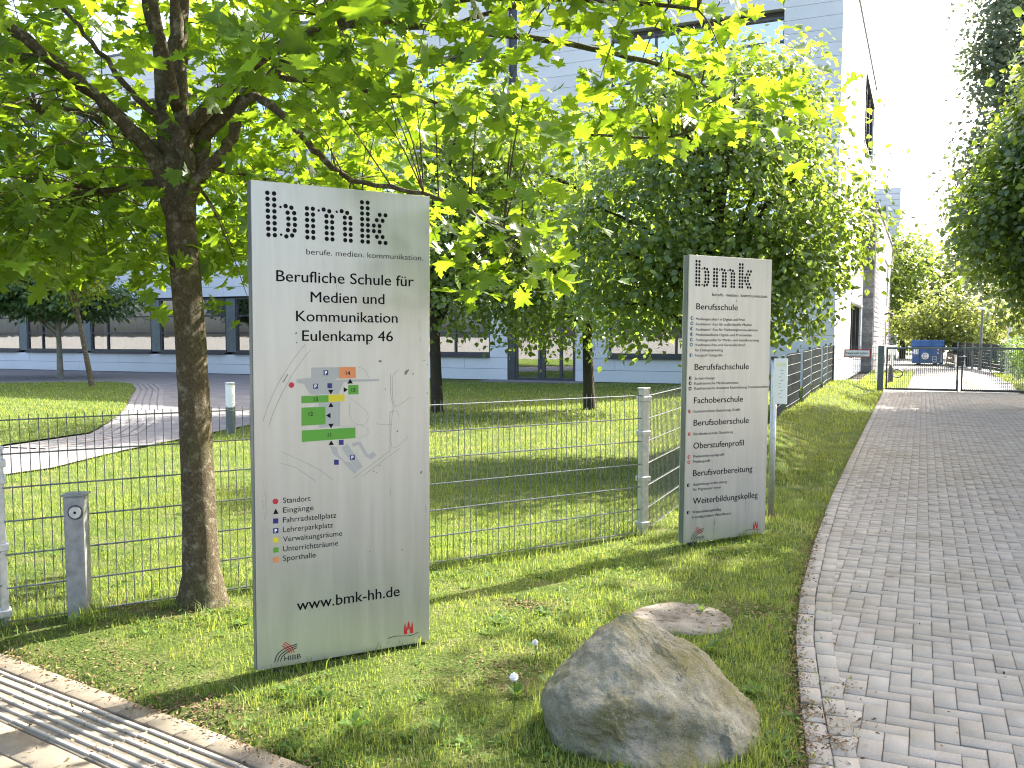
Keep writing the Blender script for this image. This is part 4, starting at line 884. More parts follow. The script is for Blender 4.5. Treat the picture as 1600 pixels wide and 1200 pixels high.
for x in (-.55, .35): obj('roller', MB().tube([(x, .2, .09), (x + .22, .2, .09)], .09, 14), M['dark'], ct, local=True)
jk = [((1.35, 55.6), 'weathered wooden crate tipped beside the blue container', .0), ((1.85, 55.3), 'pale broken shelf unit leaning by the blue container', .4), ((2.15, 55.6), 'dark box lying right of the broken shelf beyond the gate', .9)]
for k, ((x, y), lab, a) in enumerate(jk):
    t = thing('scrap_crate' if k == 0 else ('broken_shelf' if k == 1 else 'scrap_box'), lab, 'scrap', (x, y, 0), (R(-6 + 5 * k), R(8 - 9 * k), a))
    for z in (.03, .3, .58): obj('slat', MB().cbox(-.24, .24, -.18, .18, z, z + (.05 if k else .16), .006), M['white' if k == 1 else ('dark' if k == 2 else 'junk')], t, local=True)
    for sx in (-.22, .2): obj('upright', MB().cbox(sx, sx + .05, -.17, .17, 0, .66, .006), M['white' if k == 1 else ('dark' if k == 2 else 'junk')], t, local=True)
lp = thing('lamp_post', 'slim dark lamp post with a flat head in the yard beyond the gate', 'street lamp', (2.66, 51.9, 0))
obj('pole', MB().tube([(2.66, 51.9, 0), (2.66, 51.9, .9), (2.68, 51.9, 3.1)], [.085, .07, .05], 12), M['green'], lp)
obj('lamp_head', MB().cbox(2.42, 2.82, 51.75, 52.05, 3.05, 3.17, .03), M['opal'], lp)
cp = solo('concrete_post', MB().tube([(3.28, 44.2, -.1), (3.36, 44.2, 2.3)], [.11, .07], 8), pm('pale_concrete', (.42, .42, .42), (.5, .5, .5), 5, .85), 'pale tapered post standing by the hedge beyond the gate', 'post', (3.28, 44.2, 0))
bf = thing('yard_fence', 'grey slatted fence along the right side of the yard beyond the gate', 'fence', (3.0, 50, 0))
A_, B_ = np.array([1.55, 60.5]), np.array([3.55, 44.6])
for k in range(7):
    a = A_ + (B_ - A_) * (k + .03) / 7; b = A_ + (B_ - A_) * (k + .97) / 7; 
    for r in range(8): obj('slat', MB().add([(*a, .1 + r * .155), (*b, .1 + r * .155), (*b, .245 + r * .155), (*a, .245 + r * .155)], [(0, 1, 2, 3)]), M['strip'], bf)
    obj('post', MB().cbox(b[0] - .04, b[0] + .04, b[1] - .04, b[1] + .04, 0, 1.4, .008), M['green'], bf)

# ------------------------------------------------------------------ trees
def frames(nrm, tip):
    nrm = nrm / np.linalg.norm(nrm, axis=1)[:, None]; t = tip - nrm * (tip * nrm).sum(1)[:, None]; t /= np.linalg.norm(t, axis=1)[:, None] + 1e-9
    return np.stack([np.cross(t, nrm), t, nrm], -1)
def scatter(tv, tf, pos, Rm, sc, rnd):
    n, k = len(pos), len(tv)
    V = np.einsum('nij,kj->nki', Rm, tv) * sc[:, None, None] + pos[:, None, :]
    F = (tf[None] + (np.arange(n) * k)[:, None, None]).reshape(-1, tf.shape[1])
    return V.reshape(-1, 3), F, np.repeat(rnd, len(tf))
def leaf_template(half, zc, bend):
    out = [(0., 0.)] + half + [(0., 1.)] + [(-x, y) for x, y in half[::-1]]; V = [(0, zc, 0)] + [(x, y, 0) for x, y in out]; V = np.array(V)
    V[:, 2] = .22 * np.abs(V[:, 0]) - bend * V[:, 1] ** 2; n = len(out)
    return V, np.array([(0, 1 + i, 1 + (i + 1) % n) for i in range(n)])
MAPLE = [(.10, -.05), (.42, -.13), (.36, .03), (.52, .10), (.34, .20), (.50, .30), (.74, .44), (.55, .47), (.50, .62), (.36, .52), (.24, .50), (.28, .66), (.33, .76), (.17, .76)]
MV, MF = leaf_template(MAPLE, .32, .18)
SV = np.array([(0, 0, 0), (.36, .22, .06), (.38, .52, .05), (0, 1, -.12), (-.38, .52, .05), (-.36, .22, .06)], float); SF = np.array([(0, 1, 2), (0, 2, 3), (0, 3, 4), (0, 4, 5)])
LV = np.array([(0, 0, 0), (.22, .35, .03), (0, 1, -.1), (-.22, .35, .03)], float); LF = np.array([(0, 1, 2), (0, 2, 3)])
def veins(me, n):                                # 0 on the ribs, 1 between them; and 0 at the heart, 1 on the rim
    o_ = 1 + len(MAPLE); tips = {1, 1 + 2, 1 + 7, 1 + 15, 1 + 15 + (15 - 7), 1 + 15 + (15 - 2)}
    va = np.array([0. if i in tips or i == 0 else 1. for i in range(2 * len(MAPLE) + 3)], np.float32); vd = np.ones_like(va); vd[0] = 0
    for nm, a in (('va', va), ('vd', vd)): at_ = me.attributes.new(nm, 'FLOAT', 'POINT'); at_.data.foreach_set('value', np.tile(a, n))
    return me
def spline(pts, k=5):
    p = np.array(pts, float); q = []
    for i in range(len(p) - 1):
        a, b, c, e = p[max(i-1, 0)], p[i], p[i+1], p[min(i+2, len(p)-1)]
        for t in np.linspace(0, 1, k + 1)[:-1]: q.append(.5 * (2*b + (c-a)*t + (2*a-5*b+4*c-e)*t*t + (3*b-a-3*c+e)*t**3))
    return np.array(q + [p[-1]])
def leaf_cloud(pos, outward, size, up=.9, spread=.8, droop=.6, tmpl=(SV, SF), face=.9):
    n = len(pos); nr = rng.normal(0, spread, (n, 3)); nr[:, 2] += up; nr += outward * face
    tip = outward + rng.normal(0, .7, (n, 3)); tip[:, 2] -= droop
    return scatter(*tmpl, pos, frames(nr, tip), size * rng.uniform(.7, 1.25, n), rng.random(n))

# --- the maple in front
mt = thing('maple_tree', 'maple tree with lichen-spotted trunk beside the large sign, crown over the picture top', 'tree', S(-1.96, 5.66))
tp = spline([S(-1.95, 5.66, -.05), S(-1.96, 5.66, .06), S(-1.965, 5.66, .25), S(-1.985, 5.67, 1.), S(-2.01, 5.68, 1.8), S(-2.05, 5.69, 2.5), S(-2.06, 5.7, 2.78), S(-2.06, 5.7, 2.95)], 8)
tr = np.interp(tp[:, 2], [-.05, .06, .25, .6, 1.4, 2.3, 2.6, 2.8, 2.95], [.20, .158, .118, .104, .093, .088, .09, .086, .06])
jn = np.random.default_rng(3).normal(0, .018, (200, 40))
trunk = MB().tube(tp, tr, 36, jit=lambda i, k: 1 + jn[i % 200, k] + .035 * math.sin(3 * (k / 36 * 6.283) + i * .13) + .02 * math.sin(7 * (k / 36 * 6.283) - i * .21))
obj('trunk', trunk, M['bark'], mt, smooth=True)
limbs = {
 'l1': ([(-2.08, 5.68, 2.5), (-2.16, 5.66, 2.78), (-2.26, 5.6, 2.95), (-2.5, 5.45, 3.2), (-2.95, 5.2, 3.58), (-3.9, 4.8, 4.2)], .062, .022),
 'l2': ([(-2.07, 5.7, 2.6), (-2.14, 5.74, 3.1), (-2.18, 5.76, 3.5), (-2.28, 5.8, 4.2), (-2.35, 5.9, 6.)], .072, .02),
 'l3': ([(-2.05, 5.7, 2.6), (-2.07, 5.75, 3.3), (-2.04, 5.75, 3.8), (-2.0, 5.8, 5.), (-2., 5.9, 7.4)], .086, .02),
 'l4': ([(-1.98, 5.62, 2.45), (-1.975, 5.58, 2.9), (-1.98, 5.53, 3.3), (-1.95, 5.45, 3.8), (-1.85, 5.3, 5.)], .052, .02),
 'l5': ([(-1.95, 5.68, 2.75), (-1.86, 5.68, 3.0), (-1.66, 5.64, 3.14), (-1.5, 5.62, 3.27), (-1.25, 5.6, 3.47), (-.92, 5.6, 3.62), (-.45, 5.6, 3.58), (.35, 5.4, 3.42), (.9, 5.2, 3.22), (1.22, 5.0, 2.98)], .05, .007),
 'l6': ([(-1.97, 5.6, 2.55), (-1.86, 5.56, 2.74), (-1.70, 5.53, 2.86), (-1.61, 5.5, 3.08), (-1.52, 5.5, 3.16), (-1.3, 5.45, 3.0), (-1.14, 5.42, 2.8), (-.92, 5.3, 2.64), (-.4, 5.05, 2.5), (.05, 4.85, 2.25)], .043, .007),
 'l7': ([(-2.03, 5.74, 2.85), (-2.0, 6.5, 3.5), (-2.0, 7.6, 4.)], .045, .01),
 'l8': ([(-1.96, 5.62, 3.0), (-1.3, 5.3, 3.4), (-.2, 4.9, 3.5), (.9, 4.6, 3.35)], .045, .008),
 'l9': ([(-2.1, 5.74, 2.85), (-3., 6.5, 3.3), (-4.2, 7.0, 3.5)], .045, .008),
 'l10': ([(-2.0, 5.55, 3.1), (-1.9, 4.7, 3.9), (-1.8, 3.9, 4.5)], .035, .008),
 'l11': ([(-2.14, 5.7, 2.7), (-2.9, 5.9, 2.62), (-3.7, 6.0, 2.45), (-4.3, 6.0, 2.3)], .022, .005),
 'l12': ([(-2.1, 5.72, 3.05), (-2.3, 5.68, 3.2), (-2.48, 5.6, 3.45), (-2.7, 5.5, 3.75), (-3.1, 5.4, 4.3)], .024, .006),
 'l13': ([(-1.4, 5.62, 3.3), (-.9, 5.5, 3.2), (-.3, 5.3, 3.05), (.4, 5.1, 2.85), (.9, 4.9, 2.8)], .018, .005),
 'l14': ([(-.4, 5.6, 3.58), (.2, 5.4, 3.7), (.9, 5.2, 3.7), (1.4, 5.1, 3.6)], .016, .005),
 'l15': ([(-1.9, 5.75, 2.8), (-1.5, 6.2, 2.75), (-1., 6.5, 2.6), (-.5, 6.6, 2.4)], .018, .005),
}
nodes = []
for nm, (pts, r0, r1) in limbs.items():
    P = spline([S(*p) for p in pts], 6); rr = np.linspace(r0, r1, len(P)) * (1 + .05 * np.sin(np.arange(len(P)) * 1.7))
    P[2:] += rng.normal(0, .007, P[2:].shape); obj('branch', MB().tube(P, rr, 14), M['bark'], mt, smooth=True); nodes += [tuple(q) for q in P[4:]]
nodes = np.array(nodes)
# leaf sprays
spots = []
def zmin(X, D):
    z = np.interp(X, [-4.6, -3., -2.4, -1.5, -.4, .0, .12, .25, .6, 1., 1.3, 1.8], [2.0, 2.05, 1.98, 2.08, 2.02, 2.0, 2.3, 2.78, 2.82, 2.87, 2.92, 3.])
    return z + (.75 if (-1.75 < X < -.15 and D < 5.35) else 0) + .10 * (D - 5.6)
tries = 0
while len(spots) < 690 and tries < 60000:
    tries += 1
    X, D = random.uniform(-4.8, 1.6), random.uniform(4.2, 8.2)
    if ((X + 1.55) / 3.35) ** 2 + ((D - 5.9) / 2.3) ** 2 > 1 and not (X > -.6 and D < 5.5): continue
    if X > .235 * D: continue
    if X > -.45 and D > 5.15: continue
    if X > -.9 and D > 5.8: continue
    lo = zmin(X, D); z = lo + .12 + abs(random.gauss(0, .95))
    if z > 4.9: continue
    if abs(X + 2.03) < .42 and D < 5.75 and z < 3.7: continue
    if -2.45 < X < -1.2 and D < 5.6 and z < 3.9 and random.random() < .8: continue
    if X > .25 and z < 2.75 and random.random() < .5: continue
    p = np.array(S(X, D, z))
    if spots and np.min(np.linalg.norm(np.array(spots) - p, axis=1)) < .17: continue
    spots.append(p)
# a few sprays fixed where the photograph shows hanging tips at the crown's edge
for X, D, z in [(1.24,4.9,2.86),(1.27,4.8,2.98),(1.1,4.9,2.84),(.9,4.9,2.8),(.6,4.9,2.76),(.1,4.8,2.2),(.08,4.8,2.06),(-.03,4.8,2.1),(-.17,4.8,2.04),(-.28,4.8,2.15),(-.32,4.8,2.0),(.03,4.8,2.3),(-.1,4.8,2.36),(-2.5,5.7,2.08),(-2.75,5.7,2.12),(-1.7,5.9,1.98),(-1.75,5.9,2.2),(-3.,5.6,2.15),(-1.62,5.9,2.35),(-2.9,5.3,2.35),(-3.2,5.2,2.3),(1.15,4.8,3.05),(1.05,4.7,2.95),(.8,4.8,2.85)]: spots.append(np.array(S(X, D, z)))
upper = []
while len(upper) < 150:
    v = rng.normal(0, 1, 3); v /= np.linalg.norm(v); v *= rng.random() ** .35; p = np.array(S(-1.9 + v[0] * 2.9, 5.7 + v[1] * 2.6, 5.6 + v[2] * 2.1))
    if p[2] > 4.5: upper.append(p)
tw = MB(); lp_, ln_, lt_, lsz = [], [], [], []
for gi, grp in enumerate((spots, upper)):
    for p in grp:
        d = np.linalg.norm(nodes - p, axis=1) + np.maximum(0, nodes[:, 2] - p[2] - .3) * .4; q = nodes[d.argmin()]
        L = np.linalg.norm(p - q)
        if L < 1.6 and gi == 0:
            mid = (p + q) / 2 + np.array([0, 0, .10 * L]); tw.tube(spline([q, mid, p], 3), list(np.linspace(.0055, .002, 7)), 5, cap=False)
        out = p - q; out[2] *= .3; out = out / (np.linalg.norm(out) + 1e-6)
        n = 13 if gi == 0 else 14; rad = .21 if gi == 0 else .42
        for k in range(n):
            o = rng.normal(0, 1, 3) * np.array([rad, rad, rad * .33]); c = p + o
            lp_.append(c); tip = o / (np.linalg.norm(o) + 1e-6) + out * .5 + rng.normal(0, .25, 3); tip[2] -= rng.uniform(.25, 1.1)
            nn = rng.normal(0, .42, 3); nn[2] += .8; lt_.append(tip); ln_.append(nn); lsz.append(rng.choice([.065, .085, .10, .125]) * rng.uniform(.85, 1.15) if gi == 0 else rng.uniform(.15, .22))
obj('twigs', tw, M['bark'], mt, kind='stuff')
lp_, ln_, lt_, lsz = map(np.array, (lp_, ln_, lt_, lsz))
Xs = lp_[:, 0] * CA + lp_[:, 1] * SA; Ds = -lp_[:, 0] * SA + lp_[:, 1] * CA
keep_ = ~((Ds < 5.3) & (Xs > -1.7) & (Xs < -.33) & (lp_[:, 2] < 2.78)); lp_, ln_, lt_, lsz = lp_[keep_], ln_[keep_], lt_[keep_], lsz[keep_]   # the sign stands clear of the leaves
RM = frames(ln_, lt_)
Xs = lp_[:, 0] * CA + lp_[:, 1] * SA; Ds = -lp_[:, 0] * SA + lp_[:, 1] * CA; Zs = lp_[:, 2]
inview = (np.abs(Xs / Ds) < .57) & ((Zs - EYE) / Ds < .37)
od = np.argsort(np.where(inview, Ds / lsz, 1e6)); big, small = od[:290], od[290:]
lv = []
for b in range(8):
    V, F = leaf_template([(x + rng.normal(0, .012), y + rng.normal(0, .012)) for x, y in MAPLE], .32, rng.uniform(.05, .35)); V[:, 0] *= rng.uniform(.92, 1.08)
    me = npmesh('leaf', V, F, np.full(len(F), b / 8)); veins(me, 1); me.materials.append(M['maple']); lv.append(me)
mi = WM[mt.name].inverted()
for i in big:
    o = bpy.data.objects.new('leaf', lv[i % 8]); COL.objects.link(o); o.parent = mt; o.matrix_parent_inverse = mi
    m4 = Matrix([[*(RM[i][r] * lsz[i]), lp_[i][r]] for r in range(3)] + [[0, 0, 0, 1]]); o.matrix_basis = m4
fv, ff, fr_, nb_ = [], [], [], 0
for b in range(6):                               # six differently curled leaf forms
    sel = small[b::6]; TV, TF = leaf_template([(x + rng.normal(0, .015), y + rng.normal(0, .015)) for x, y in MAPLE], .32, rng.uniform(-.05, .45)); TV[:, 2] += rng.uniform(-.25, .3) * TV[:, 0] * np.abs(TV[:, 0]) + rng.uniform(-.1, .1) * np.sin(TV[:, 1] * 6)
    V, F, rr = scatter(TV, TF, lp_[sel], RM[sel], lsz[sel], rng.random(len(sel))); fv.append(V); ff.append(F + nb_); fr_.append(rr); nb_ += len(V)
obj('foliage', veins(npmesh('foliage', np.concatenate(fv), np.concatenate(ff), np.concatenate(fr_)), len(small)), M['maple'], mt, kind='stuff')

# --- general trees
def ell_points(n, c, r, hollow=.45, flat=0.):
    out = []
    while len(out) < n:
        v = rng.normal(0, 1, 3); v /= np.linalg.norm(v); v *= (hollow + (1 - hollow) * rng.random() ** .6); out.append(np.array(c) + v * np.array(r))
    return out
def tree(name, label, base, trunk_r, trunk_top, crowns, n_leaf, size, mat, bark='bark2', clump=.45, per=34, group=None, tmpl=(SV, SF), lean=(0, 0), up=.8, droop=.6, limbs_n=14, hollow=.4, keep=None, layered=1.):
    b = np.array([base[0], base[1], base[2] if len(base) > 2 else 0.]); t = thing(name, label, 'tree', tuple(b), group=group)
    top = b + np.array([lean[0], lean[1], trunk_top]); mid = (b + top) / 2 + rng.normal(0, .03, 3) * trunk_top * .2
    tp = spline([b - [0, 0, .1], b + [0, 0, .15], mid, top], 6); rr = np.interp(np.arange(len(tp)), [0, 5, len(tp) - 1], [trunk_r * 1.25, trunk_r, trunk_r * .35])
    tk = MB().tube(tp, rr, 14, jit=lambda i, k: 1 + .05 * math.sin(3 * k / 14 * 6.283 + i * .4))
    vols = np.array([c[1][0] * c[1][1] * c[1][2] for c in crowns]) ** .75; vols /= vols.sum()
    cl = []; cc_ = []
    for (c, r), w in zip(crowns, vols):
        m = max(4, int(n_leaf / per * w)); pts = ell_points(m, c, r, hollow); cl += pts; cc_ += [np.array(c)] * m
    cl, cc_ = np.array(cl), np.array(cc_)
    if keep is not None: k = keep(cl); cl, cc_ = cl[k], cc_[k]
    for i in rng.choice(len(cl), min(limbs_n, len(cl)), replace=False):
        f = rng.uniform(.45, .95); s = b + (top - b) * f; e = cl[i]
        if e[2] < s[2]: s = b + (top - b) * rng.uniform(.35, .55)
        m_ = (s + e) / 2 + np.array([0, 0, .15 * np.linalg.norm(e - s)]); tk.tube(spline([s, m_, e], 4), list(np.linspace(trunk_r * .42, trunk_r * .07, 9)), 6, cap=False)
    obj('trunk', tk, M[bark], t, smooth=True)
    per_ = rng.poisson(per, len(cl)); bi = np.repeat(np.arange(len(cl)), per_); csz = rng.uniform(.6, 1.35, len(cl))
    pos = cl[bi] + rng.normal(0, 1, (len(bi), 3)) * clump * csz[bi][:, None] * np.array([1, 1, .7 * layered])
    outw = pos - cc_[bi]; outw /= np.linalg.norm(outw, axis=1)[:, None] + 1e-6
    if keep is not None: k = keep(pos); pos, outw = pos[k], outw[k]
    k = pos[:, 2] > b[2] + .35; pos, outw = pos[k], outw[k]
    V, F, rr = leaf_cloud(pos, outw, size, up=up, droop=droop, tmpl=tmpl); obj('crown', npmesh('crown', V, F, rr), M[mat], t, kind='stuff'); return t
# linden right behind the course sign, its crown reaching over the drive
A = S(2.95, 13.4)
tree('linden_tree', 'dense linden whose crown spreads above the smaller course sign', A, .13, 3.6,
     [(S(2.95, 13.4, 4.0), (1.9, 1.6, 1.7)), (S(2.0, 13.4, 3.1), (1.3, 1.3, 1.2)), (S(4.0, 13.6, 3.3), (1.35, 1.2, 1.15)), (S(3.3, 13.2, 2.6), (1.5, 1.3, .9)), (S(2.7, 13.6, 5.0), (1.2, 1.1, .9)), (S(4.75, 13.6, 3.35), (.65, .6, .38)), (S(1.3, 13.4, 2.9), (.7, .8, .8)), (S(3.5, 13.4, 5.0), (1.0, 1.0, 1.1)), (S(3.6, 13.4, 2.0), (.9, .6, .3)), (S(1.9, 13.4, 2.05), (.8, .6, .35))],
     28000, .09, 'linden', clump=.24, per=30, group='lindens on the school lawn', limbs_n=22, hollow=.5)
Bp = S(1.83, 21.4)
tree('linden_tree', 'linden with dark trunk standing in front of the school door', Bp, .15, 5.5,
     [(S(1.2, 21.4, 4.6), (2.6, 2.2, 2.4)), (S(.2, 21.2, 3.4), (1.6, 1.6, 1.3)), (S(2.6, 21.2, 2.9), (1.6, 1.5, 1.3)), (S(0.9, 21., 2.2), (1.8, 1.3, .75)), (S(-.6, 21.2, 4.6), (1.5, 1.5, 1.6))], 17000, .12, 'linden', clump=.34, per=26, group='lindens on the school lawn')
Cp = S(-1.7, 20.5)
tree('linden_tree', 'linden half hidden behind the large sign with its trunk at the sign edge', Cp, .15, 5.5,
     [(S(-2., 20.5, 5.0), (2.3, 2.2, 2.4)), (S(-1.2, 20.3, 3.0), (1.5, 1.4, 1.3)), (S(-.9, 20.3, 6.), (1.4, 1.4, 1.6))], 13000, .12, 'linden', clump=.36, per=26, group='lindens on the school lawn')
tree('hornbeam_tree', 'small dark green tree with pale straight trunk before the window band', S(-18.2, 36.6), .14, 3.4,
     [(S(-18.6, 36.4, 3.6), (3.2, 2.6, 1.25)), (S(-20.4, 36.4, 3.9), (2.2, 2.2, 1.3)), (S(-16.8, 36.4, 3.1), (1.9, 1.8, .7)), (S(-18.8, 36.4, 4.6), (2.0, 2., .8))], 15000, .27, 'hornbeam', bark='bark3', clump=.5, per=30, tmpl=(LV, LF), up=1.3, layered=.35, droop=.2)
tree('young_maple', 'slender leaning young tree with yellow-green leaves on the grass island', S(-13.9, 30.), .1, 5.2,
     [(S(-14.6, 30., 4.7), (1.2, 1.1, 1.1)), (S(-14.9, 30., 3.9), (.9, .8, .6)), (S(-14.1, 30., 3.1), (.5, .5, .35))], 2600, .17, 'young', bark='bark', clump=.25, per=18, lean=S(-.75, 0)[:2], limbs_n=8)
# trees right of the drive
tree('drive_tree', 'big leafy tree overhanging the drive at the right picture edge', S(15.2, 22.5), .25, 9,
     [(S(15.1, 22.5, 5.4), (3.0, 2.8, 3.3)), (S(15.4, 22.5, 8.6), (2.6, 2.6, 3.)), (S(13.6, 22.3, 3.9), (1.5, 1.6, 1.5)), (S(12.1, 22.5, 4.4), (1.3, 1.2, 1.4)), (S(13.2, 22.3, 6.2), (1.5, 1.4, 1.6)), (S(13.2, 22.3, 2.8), (1.2, 1.2, .9)), (S(14.2, 22.3, 2.9), (1.6, 1.4, .8)), (S(12.6, 22.4, 5.4), (1.3, 1.2, 1.2)), (S(14., 22.3, 7.6), (1.6, 1.4, 1.8))], 50000, .155, 'linden', clump=.3, per=26, group='trees along the right of the drive', limbs_n=24)
tree('drive_tree', 'second tree along the right of the drive, outside the picture', (5.4, 16.4), .25, 9,
     [((5.4, 16.4, 6.8), (2.9, 3.2, 3.2)), ((5.1, 14.9, 5.), (2.2, 2.6, 2.0))], 16000, .24, 'linden', clump=.45, per=24, group='trees along the right of the drive')
tree('drive_tree', 'third tree along the right of the drive, nearest to the pavement', (4.7, 11.), .25, 8,
     [((4.7, 11., 6.3), (2.8, 3.1, 2.8)), ((4.5, 10.1, 5.), (2.0, 2.2, 1.8))], 15000, .24, 'linden', clump=.45, per=24, group='trees along the right of the drive')
tree('drive_tree', 'fourth tree right of the drive, between the overhanging tree and the picture edge', (5.1, 21.5), .25, 9,
     [((5.1, 21.5, 7.), (2.8, 3., 3.6)), ((4.9, 20., 5.), (2.0, 2.4, 2.0))], 14000, .24, 'linden', clump=.45, per=24, group='trees along the right of the drive')
tree('drive_tree', 'tree right of the gate behind the overhanging tree', (5.0, 34.8), .25, 8,
     [((5.0, 34.8, 6.8), (2.8, 3., 3.2)), ((4.2, 34.2, 4.9), (2.0, 2.0, 1.4))], 15000, .18, 'linden', clump=.4, per=24, group='trees along the right of the drive')
pop = [(S(27.0 + dx, 51 + dd, z), r) for dx, dd, z, r in ((0, 0, 12, (2.2, 2.2, 9.5)), (1.6, 1, 17, (2.0, 2, 9)), (-1.2, 0, 8.5, (1.5, 1.5, 4.)), (-1.9, 0, 6.6, (.8, .8, 1.2)), (-.6, 0, 19, (1.2, 1.2, 5)))]
tree('poplar_tree', 'tall grey-green poplar rising behind the overhanging tree', S(30.2, 52), .4, 24, pop, 15000, .27, 'poplar', clump=.5, per=24, limbs_n=26, hollow=.2, up=.2, droop=.2, lean=S(-2.6, -.6)[:2])
# wood beyond the yard
far = [(S(26.6, 66, 0), [(S(26.6, 66, 6.2), (3.6, 3., 3.6)), (S(25.3, 65, 3.6), (2.4, 2, 2.6))], 'wood', 'dark green tree straight beyond the blue container', 5200),
       (S(30., 70, 0), [(S(30., 70, 6.), (3.6, 3, 4.)), (S(31, 70, 3.), (3., 2.5, 2.4))], 'wood', 'rounded green tree behind the pale shrubs of the yard', 5200),
       (S(24.5, 72, 0), [(S(24.8, 72, 5.0), (3.6, 3, 4.))], 'hornbeam', 'dark tree closing the gap next to the farther white block', 4200),
       (S(36, 68, 0), [(S(36, 68, 5.), (5., 3, 4.5))], 'wood', 'broad tree behind the hedge on the right beyond the gate', 5000),
       (S(41, 64, 0), [(S(41, 64, 5.5), (5., 3.5, 5.))], 'hornbeam', 'tree at the far right behind the poplar', 3500)]
for b, cr, mtn, lab, n in far: tree('woodland_tree', lab, b, .25, 5, cr, n, .3, mtn, clump=.55, per=26, group='trees beyond the yard')
tree('pale_tree', 'light green sunlit shrubby tree behind the lamp post', S(26.2, 55.5), .12, 3.2, [(S(26.2, 55.5, 3.0), (2.4, 2., 1.7)), (S(28., 54.5, 2.6), (2., 1.8, 1.6)), (S(24.6, 56, 2.4), (1.4, 1.3, 1.)), (S(26.8, 55., 1.5), (2.4, 1.5, 1.))], 7000, .2, 'pale', clump=.3, per=24)
tree('pale_tree', 'smaller light green shrub just right of the pale post', S(25.0, 43.), .1, 2.6, [(S(25.0, 43., 2.0), (1.5, 1.3, 1.2))], 2600, .15, 'pale', clump=.25, per=24)
hg = []
for k in range(5): hg.append((S(16.9 + .9 * k * 1.25, 29.3 + 2.2 * k, .8), (.75, .9, .95)))
hd = tree('hedge', 'clipped dark hedge at the right edge beyond the gate', S(18., 31.5), .05, .6, hg, 5000, .1, 'hornbeam', clump=.16, per=30, limbs_n=4); hd['category'] = 'hedge'

# ------------------------------------------------------------------ grass, weeds, litter
bare = [(-3.8, 3.4, .5, .2), (-3.0, 3.2, .3, .12), (-1.98, 4.15, .34, .24), (-2.3, 5.3, .25, .12), (-.95, 5.75, .28, .2), (-1.3, 5.44, .42, .40), (-1.3, 8.95, .12, .12), (-4.3, 4.15, .38, .2)]
bx, by = bo.location.x, bo.location.y
def bareness(x, y):
    b = np.zeros(np.shape(x))
    for cx, cy, rx, ry in bare: b = np.maximum(b, 1.25 - ((x - cx) / rx) ** 2 - ((y - cy) / ry) ** 2)
    dl = np.abs((x - F0[0]) * FT[1] - (y - F0[1]) * FT[0]); b = np.maximum(b, .75 - dl / .09 * .5)         # worn strip under the mesh fence
    ns = vnoise(x, y, 1.7, 1) * .6 + vnoise(x, y, 5.5, 2) * .4
    return np.clip(b, 0, 1) + np.clip((ns - .50) * 3.4, 0, .88)
def field(n, r0, r1, power):
    r = (r0 ** power + rng.random(n) * (r1 ** power - r0 ** power)) ** (1 / power); a = rng.uniform(R(-36), R(36), n)
    X, D = r * np.sin(a), r * np.cos(a); x, y = X * CA - D * SA, X * SA + D * CA
    ok = (dpav(x, y) > -.02) & (edge_x(y) - x > -.015) & (y < 31.8) & ~inpoly(x, y, path_poly) & (np.hypot((x - bx) / .44, (y - by) / .36) > .9) & (np.hypot(x - cc[0], y - cc[1]) > .27)
    x, y, r = x[ok], y[ok], r[ok]; k = rng.random(len(x)) > bareness(x, y) * .97
    return x[k], y[k], r[k]
def blades(x, y, hgt, wid, z=None):
    n = len(x); z = ground_z(x, y) if z is None else z; a = rng.uniform(0, 2 * math.pi, n); lean = rng.uniform(.1, .75, n) * hgt; b = a + rng.normal(0, .9, n)
    dx, dy = np.cos(a) * wid / 2, np.sin(a) * wid / 2; lx, ly = -np.sin(b) * lean, np.cos(b) * lean
    P = np.stack([np.stack([x - dx, y - dy, z - .01], -1), np.stack([x + dx, y + dy, z - .01], -1),
                  np.stack([x - dx * .75 + lx * .3, y - dy * .75 + ly * .3, z + hgt * .55], -1), np.stack([x + dx * .75 + lx * .3, y + dy * .75 + ly * .3, z + hgt * .55], -1),
                  np.stack([x + lx, y + ly, z + hgt * .92], -1)], 1)
    F = (np.array([(0, 1, 3), (0, 3, 2), (2, 3, 4)])[None] + (np.arange(n) * 5)[:, None, None]).reshape(-1, 3)
    tone = np.clip(.75 * vnoise(x, y, 1.3, 5) + .25 * rng.random(n) + rng.normal(0, .1, n), 0, .999)
    return P.reshape(-1, 3), F, np.repeat(tone, 3)
def stuff(name, geo, mat, label=None, cat=None):
    o = obj(name, npmesh(name, *geo), mat, kind='stuff')
    if label: o['label'] = label; o['category'] = cat
    return o
x, y, r = field(185000, 2.0, 10.5, 1.15)
tall = vnoise(x, y, 2.2, 9); tuft = vnoise(x, y, 9, 4)
dl = np.abs((x - F0[0]) * FT[1] - (y - F0[1]) * FT[0]); nearf = np.exp(-(dl / .22) ** 2)
h = rng.uniform(.016, .046, len(x)) * (.55 + .7 * tall + .5 * (tuft > .62)) + nearf * rng.random(len(x)) ** 3 * .12
stuff('near_grass', blades(x, y, h, rng.uniform(.0028, .0055, len(x))), M['grass'], 'short uneven grass round the signs and the boulder', 'grass')
